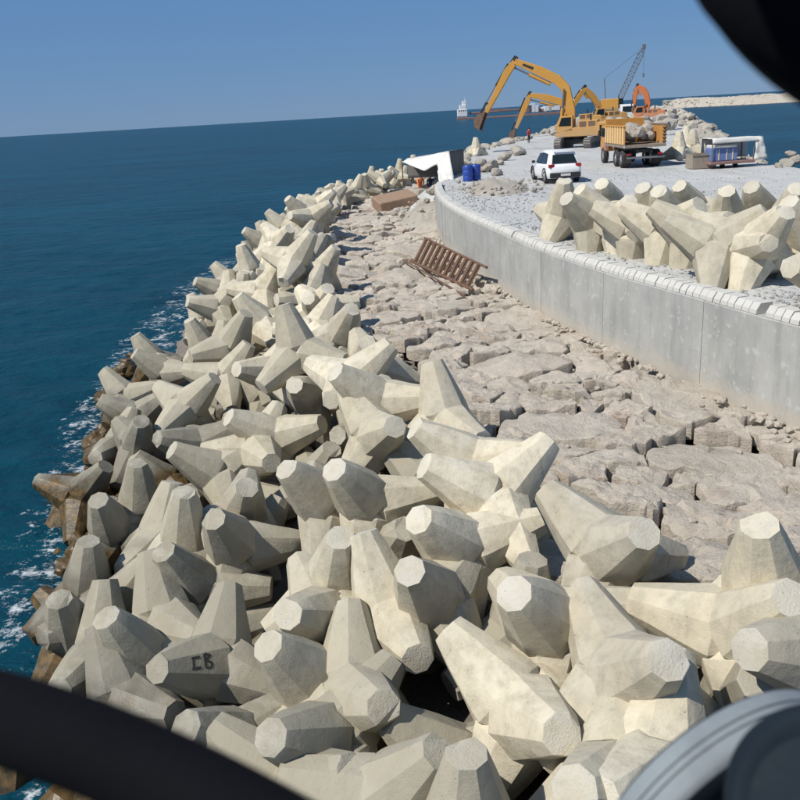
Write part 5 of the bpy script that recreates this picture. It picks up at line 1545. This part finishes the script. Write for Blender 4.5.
# ------------------------------------------------------------------ tent, drums and site clutter
def sheet(name, pts, nu, nv, mat, parent, sag=.0, wr=.04, thick=.02, seed=0):
    """tarpaulin between four corners (a, b along the top; c, d along the bottom)"""
    a, b, c, d = [Vector(q) for q in pts]; V = []; F = []
    nrm = (b-a).cross(d-a).normalized()
    for j in range(nv+1):
        for i in range(nu+1):
            s_ = i/nu; t_ = j/nv; q = a.lerp(b, s_).lerp(d.lerp(c, s_), t_)
            q = q+nrm*(wr*(noise.noise((s_*4+seed, t_*3, seed))+.6*noise.noise((s_*9, t_*7+seed, 2))))+Vector((0, 0, -sag*math.sin(math.pi*s_)*math.sin(math.pi*t_)))
            V.append(q)
    for j in range(nv):
        for i in range(nu): k = j*(nu+1)+i; F.append((k, k+1, k+nu+2, k+nu+1))
    me = bpy.data.meshes.new(name); me.from_pydata([tuple(v) for v in V], [], F)
    for q in me.polygons: q.use_smooth = True
    o = link(name, me, mat, parent); m = o.modifiers.new('thickness', 'SOLIDIFY'); m.thickness = thick; return o
def tent():
    base = at_y(438, 179, 57.0); g = base.z
    c = empty('tarp_tent', (base.x, base.y, g), 0, 'white tarpaulin shelter with dark open side at the end of the wall', 'tent')
    def q(u, v, y): return at_y(u, v, y)-Vector((base.x, base.y, g))
    A = q(402, 162, 58.5); B = q(448, 151, 57); C_ = q(463, 149, 60); D = q(408, 158, 62)
    sheet('roof_sheet', (A, B, C_, D), 14, 8, M['tarp'], c, .10, .06, .02, 3)
    sheet('front_sheet', (A, B, q(446, 160, 56.6), q(424, 171, 56.8)), 12, 8, M['tarp'], c, 0, .07, .02, 5)
    sheet('hanging_sheet', (q(437, 163, 56.6), q(449, 151, 56.9), q(458, 203, 52), q(440, 190, 53)), 8, 14, M['tarp'], c, 0, .16, .02, 8)
    sheet('side_sheet', (B, C_, q(464, 176, 60), q(453, 178, 57)), 8, 8, M['darksheet'], c, 0, .04, .02, 9)
    sheet('back_sheet', (D, C_, q(464, 176, 60), q(408, 178, 62)), 10, 6, M['darksheet'], c, 0, .04, .02, 11)
    for top, bot in ((A, q(403, 178, 58.5)), (B, q(450, 180, 57)), (C_, q(464, 176, 60)), (D, q(408, 178, 62))):
        t = MB(); t.tube(top-Vector((0, 0, .03)), Vector((top.x, top.y, min(bot.z, 0)-.3)), .04, None, 8); t.build('pole', M['rust'], c)
tent()
def drum(u, v, label, yaw):
    p = at_z(u, v, 0); c = empty('blue_drum', p, yaw, label, 'drum', 'blue plastic drums'); t = MB()
    prof = [(.27, 0), (.29, .05), (.30, .28), (.285, .31), (.30, .34), (.30, .60), (.285, .63), (.30, .66), (.29, .86), (.25, .92)]
    P = []; n = 20
    for r, z in prof: P += [(r*math.cos(2*math.pi*k/n), r*math.sin(2*math.pi*k/n), z) for k in range(n)]
    F = [(i*n+k, i*n+(k+1) % n, (i+1)*n+(k+1) % n, (i+1)*n+k) for i in range(len(prof)-1) for k in range(n)]+[tuple(range(n-1, -1, -1)), tuple(range((len(prof)-1)*n, len(prof)*n))]
    t.add(P, F); b = t.build('body', M['blue'], c, 0, 1, True)
    for a in (0, math.pi): t = MB(); t.tube((.14*math.cos(a), .14*math.sin(a), .91), (.14*math.cos(a), .14*math.sin(a), .96), .05, None, 10); t.build('bung', M['black'], c)
drum(468, 181.5, 'lighter blue plastic drum, left of the pair by the tent', .3)
drum(476, 180.5, 'darker blue plastic drum, right of the pair by the tent', 1.4)

# people
def person(name, label, p, rz, joints, radii, edges, cloth, bottoms, hat=None, h=1.72):
    c = empty(name, p, rz, label, 'person')
    me = bpy.data.meshes.new('body'); me.from_pydata([tuple(Vector(j)*(h/1.72)) for j in joints], edges, [])
    o = link('body', me, None, c); m = o.modifiers.new('skin', 'SKIN')
    for i, r in enumerate(radii): me.skin_vertices[0].data[i].radius = (r, r)
    me.skin_vertices[0].data[0].use_root = True
    m2 = o.modifiers.new('sub', 'SUBSURF'); m2.levels = 2; m2.render_levels = 2
    bpy.context.view_layer.update()
    nm = bpy.data.meshes.new_from_object(o.evaluated_get(bpy.context.evaluated_depsgraph_get()))
    o.modifiers.clear(); o.data = nm; nm.materials.clear()
    for mt in (cloth, bottoms, M['skin']): nm.materials.append(mt)
    for f in nm.polygons:
        f.use_smooth = True; z = f.center.z/(h/1.72); x = abs(f.center.x)
        f.material_index = 1 if z < .92 and x < .3 and z > .07 else 2 if z > 1.46 or (x > .30 and z < 1.15) else 0
    t = MB(); t.add([], []); bm = bmesh.new(); bmesh.ops.create_icosphere(bm, subdivisions=2, radius=.118*(h/1.72))
    for v in bm.verts: v.co.z = max(v.co.z, -.015); v.co.y *= 1.1
    hm = bpy.data.meshes.new('hair'); bm.to_mesh(hm); bm.free(); ho = link('hair' if hat is None else 'helmet', hm, hat or M['hair'], c); ho.location = Vector((0, .01, 1.625))*(h/1.72) + Vector((joints[5][0], joints[5][1], 0))
    return c
def stand(a1, a2, lean=0.0):
    J = [(0,0,.95), (0,0,1.12), (0,lean*.5,1.30), (0,lean*.8,1.42), (0,lean,1.50), (0,lean,1.60), (0,lean-.01,1.68),
         (-.19,lean*.8,1.40), (-.25,a1*.4+lean,1.15), (-.24,a1+lean,.92), (-.24,a1*1.2+lean,.82), (.19,lean*.8,1.40), (.25,a2*.4+lean,1.15), (.24,a2+lean,.92), (.24,a2*1.2+lean,.82),
         (-.10,0,.90), (-.11,.03,.50), (-.11,0,.08), (-.11,-.14,.03), (.10,0,.90), (.11,.06,.50), (.12,.05,.08), (.12,-.1,.03)]
    Rr = [.14, .135, .15, .10, .055, .085, .07, .065, .05, .038, .035, .065, .05, .038, .035, .095, .062, .045, .035, .095, .062, .045, .035]
    E = [(0,1), (1,2), (2,3), (3,4), (4,5), (5,6), (3,7), (7,8), (8,9), (9,10), (3,11), (11,12), (12,13), (13,14), (0,15), (15,16), (16,17), (17,18), (0,19), (19,20), (20,21), (21,22)]
    return J, Rr, E
J, Rr, E = stand(-.15, .1, -.1)
p = at_z(421, 199, -1.9); person('person', 'person in orange working clothes standing in front of the white tent', p, .3, J, Rr, E, M['hivis'], M['hivis'])
ps = p.copy()
J, Rr, E = stand(.05, -.2)
p = at_z(431, 200, -1.9); person('person', 'person in pale red trousers under the edge of the white tent', p, -.5, J, Rr, E, M['trousers'], M['redcloth'])
J, Rr, E = stand(-.1, .12)
p = at_z(529, 144, 0); person('person', 'person in a red top on the boulders left of the large excavator', p, .6, J, Rr, E, M['redcloth'], M['trousers'])

# rusty reinforcement cage leaning at the wall's foot
def cage():
    a = at_z(413, 262, -1.72); b = at_z(471, 289, -1.72); tp0 = at_y(425, 238, a.y+1.2); tp1 = at_y(483, 266, b.y+1.0)
    c = empty('rebar_cage', a, 0, 'rusty ladder-like reinforcement cage lying against the foot of the wall', 'rebar cage')
    o = a.copy(); a, b, tp0, tp1 = a-o, b-o, tp0-o, tp1-o
    ext = (b-a).normalized()*.35
    t = MB(); t.tube(a-ext, b+ext*.5, .055, None, 8); t.build('rail', M['rust'], c)
    t = MB(); t.tube(tp0-ext*.2, tp1+ext, .045, None, 8); t.build('rail', M['rust'], c)
    n = 11
    for i in range(n):
        s_ = (i+.3)/n; p0 = a.lerp(b, s_); p1 = tp0.lerp(tp1, s_)
        t = MB(); t.path([p0, p0.lerp(p1, .5)+Vector((0, 0, rnd.uniform(-.02, .02))), p1], .07, 8); t.build('rung', M['rust'], c)
        t = MB(); q = (b-a).normalized()*.11; t.tube(p0+q+Vector((0, 0, -.06)), p1+q+Vector((0, 0, -.06)), .03, None, 6); t.build('bar', M['rust'], c)
    t = MB(); t.tube(a-ext*4+Vector((0, -.5, -.02)), b+Vector((-.3, -.9, -.02)), .035, None, 6); t.build('loose_bar', M['rust'], c)
cage()
def slab():
    p = at_z(395, 208, -1.75); t = MB(); t.box((0, 0, .42), (2.5, 2.4, .75), Matrix.Rotation(R_(-8), 3, 'Y')); 
    o = t.build('brown_slab', M['wood'], None, .08, 2); o.location = p; o.rotation_euler = (R_(6), 0, R_(14)); tag(o, 'big brown block lying on the apron in front of the tent', 'block')
slab()
# steel skip and trailer by the harbour edge
def skip():
    p = at_z(703, 169, 0); c = empty('steel_skip', (p.x, p.y+.4, 0), R_(4), 'dark brown open steel box beside the trailer with the blue tank', 'skip'); W, D, H = 1.35, 1.0, .78
    for nm, cc, sz in (('side', (-W/2, 0, H/2+.05), (.06, D, H)), ('side', (W/2, 0, H/2+.05), (.06, D, H)), ('side', (0, -D/2, H/2+.05), (W-.07, .06, H)), ('side', (0, D/2, H/2+.05), (W-.07, .06, H)), ('floor', (0, 0, .06), (W-.08, D-.08, .06))):
        t = MB(); t.box(cc, sz); t.build(nm, M['brownsteel'], c, .01)
    for y in (-D/2-.04, D/2+.04): t = MB(); t.box((0, y, H+.02), (W+.12, .07, .07)); t.build('rim', M['brownsteel'], c)
skip()
def trailer():
    p = at_z(731, 168, 0); c = empty('flat_trailer', (p.x, p.y+.7, 0), R_(3), 'low reddish flat trailer with white canopy near the harbour edge', 'trailer')
    t = MB(); t.box((-.02, 0, .32), (2.6, 1.7, .16)); t.build('deck', M['hull'], c, .02)
    for sx in (-.8, -.25, .5): wheel(c, sx, 0, .17, .18)
    for x, y in ((-1.2, -.75), (-1.2, .75), (1.2, -.75), (1.2, .75)): t = MB(); t.tube((x, y, .4), (x, y, 1.62), .035, None, 8); t.build('post', M['steel'], c)
    for y in (-.75, .75): t = MB(); t.tube((-1.2, y, 1.62), (1.6, y, 1.6), .035, None, 8); t.build('rail', M['steel'], c)
    sheet('canopy', ((-1.25, -.8, 1.66), (1.62, -.8, 1.64), (1.62, .8, 1.62), (-1.25, .8, 1.66)), 12, 6, M['tarp'], c, .06, .04, .02, 21)
    sheet('front_flap', ((-1.27, -.82, 1.66), (1.62, -.82, 1.64), (1.6, -.86, 1.42), (-1.25, -.86, 1.38)), 12, 3, M['tarp'], c, 0, .04, .02, 22)
    sheet('side_flap', ((1.25, -.85, 1.6), (1.62, -.85, 1.6), (1.95, -.9, .45), (1.2, -.9, .35)), 6, 8, M['tarp'], c, 0, .12, .02, 23)
    sheet('back_flap', ((-1.25, .82, 1.64), (1.62, .82, 1.62), (1.62, .86, .5), (-1.25, .86, .5)), 10, 6, M['tarp'], c, 0, .06, .02, 24)
    R3 = c.rotation_euler.to_matrix()
    k = empty('blue_tank', c.location+R3 @ Vector((-.42, -.15, .40)), R_(3), 'faded blue box tank with pale top standing on the flat trailer', 'tank')
    t = MB(); t.box((0, 0, .36), (1.5, 1.0, .72)); t.build('body', M['tank'], k, .05, 2)
    t = MB(); t.box((0, 0, .80), (1.4, .95, .18)); t.build('lid', M['tarp'], k, .05, 2)
    for x in (-.35, .1, .45): t = MB(); t.box((x, -.51, .36), (.05, .03, .6)); t.build('strap', M['letters'], k)
trailer()

# ------------------------------------------------------------------ platform the photographer stands on, with its rail and tyres
def deck():
    c = empty('steel_deck', (0.3, .2, -1.7), 0, 'dark steel deck below the camera carrying the rail and tyres', 'platform'); z0 = 1.7
    t = MB(); t.box((.1, -.35, 2.02+z0), (2.9, 2.9, .06)); t.build('deck_plate', M['black'], c)
    for x in (-1.2, 1.4):
        for y in (-1.6, .9): t = MB(); t.tube((x, y, -.6), (x, y, 2.0+z0), .07, None, 10); t.build('post', M['black'], c)
deck()
def rail():
    c = empty('padded_rail', (0, 0, 2.05), 0, 'black padded rail close to the camera, crossing the lower left and upper right corners', 'rail'); o = Vector((0, 0, 2.05))
    lo = [CAM+ray(u, v)*d-o for u, v, d in ((-330, 700, 1.0), (-150, 690, .9), (-40, 707, .84), (60, 736, .80), (150, 772, .78), (250, 822, .76), (360, 890, .75), (470, 980, .75))]
    t = MB(); t.path(catmull3(lo, 6), .036, 16); t.build('lower_rail', M['blackfoam'], c, 0, 1, True)
    hi = [CAM+ray(u, v)*d-o for u, v, d in ((700, -220, .95), (735, -110, .88), (782, -28, .84), (860, 42, .84), (960, 90, .88), (1080, 110, .95), (1180, 180, 1.0))]
    t = MB(); t.path(catmull3(hi, 6), .062, 16); t.build('upper_rail', M['blackfoam'], c, 0, 1, True)
    for q in (lo[0], lo[-1], hi[-1]):
        t = MB(); t.tube(q, (q.x, q.y, 0), .03, None, 10); t.build('post', M['black'], c)
    a = hi[-1]; b = hi[0]; t = MB(); t.path([b, b+Vector((-.3, -.5, .15)), Vector((-.7, -.6, b.z+.1)), Vector((-.75, -.7, 1.2)), Vector((-.75, -.7, 0))], .03, 10); t.build('hoop', M['black'], c)
def catmull3(P, n):
    out = []
    for i in range(len(P)-1):
        p0, p1, p2, p3 = P[max(i-1, 0)], P[i], P[i+1], P[min(i+2, len(P)-1)]
        for k in range(n):
            t = k/n; out.append(.5*((2*p1)+(p2-p0)*t+(2*p0-5*p1+4*p2-p3)*t*t+(3*p1-p0-3*p2+p3)*t**3))
    out.append(P[-1]); return out
rail()
def tyre(name, label, centre, axis, R, w):
    """ribbed tyre standing on its tread"""
    c = empty(name, centre, 0, label, 'tyre', 'tyres on the deck'); q = Vector(axis).normalized().to_track_quat('Z', 'Y')
    prof = [(.60, -.40), (.72, -.50), (.86, -.52), (.93, -.49), (.945, -.47), (.955, -.435), (.975, -.42), (.985, -.385), (.992, -.36), (1.0, -.32), (1.0, -.10), (.982, -.09), (.982, -.06), (1.0, -.05), (1.0, .05), (.982, .06), (.982, .09), (1.0, .10), (1.0, .32), (.985, .385), (.955, .435), (.86, .52), (.72, .50), (.60, .40)]
    n = 72; P = []; F = []; m = len(prof)
    for k in range(n):
        a = 2*math.pi*k/n
        for r, z in prof: P.append(q @ Vector((R*r*math.cos(a), R*r*math.sin(a), z*w)))
    for k in range(n):
        for i in range(m): F.append((k*m+i, k*m+(i+1) % m, ((k+1) % n)*m+(i+1) % m, ((k+1) % n)*m+i))
    t = MB(); t.add(P, F); t.m = [1 if 7 <= i <= 19 else 0 for k in range(n) for i in range(m)]; t.build('casing', [M['shaderubber'], M['dusty']], c, 0, 1, True)
    t = MB(); t.tube(q @ Vector((0, 0, -.46*w)), q @ Vector((0, 0, .50*w)), R*.88, None, 40); t.build('wheel_disc', M['shaderubber'], c, 0, 1, True)
    return c
ax = CM @ Vector((.40, -.45, .8)); ctr = CAM+ray(728, 818)*1.62
tw = tyre('tyre', 'slate grey tyre with pale dusty tread in the bottom right corner', ctr, ax, .240, .085)
t = MB(); t.tube((0, 0, 0), (0, .0, 2.05-ctr.z), .04, None, 10); t.tube((0, 0, 0), Vector(ax).normalized()*-.09, .05, None, 10); t.build('bracket', M['black'], tw)
ctr = CAM+ray(842, 812)*1.25; ax = CM @ Vector((-.55, .25, .8))
tw = tyre('tyre', 'small dark wheel nearest the camera, cut off by the right edge at the bottom', ctr, ax, .125, .14)
for m_ in tw.children:
    if m_.name.startswith('casing'): m_.data.materials[1] = M['shaderubber']
t = MB(); t.tube((0, 0, 0), (0, 0, 2.05-ctr.z), .03, None, 10); t.build('bracket', M['black'], tw)
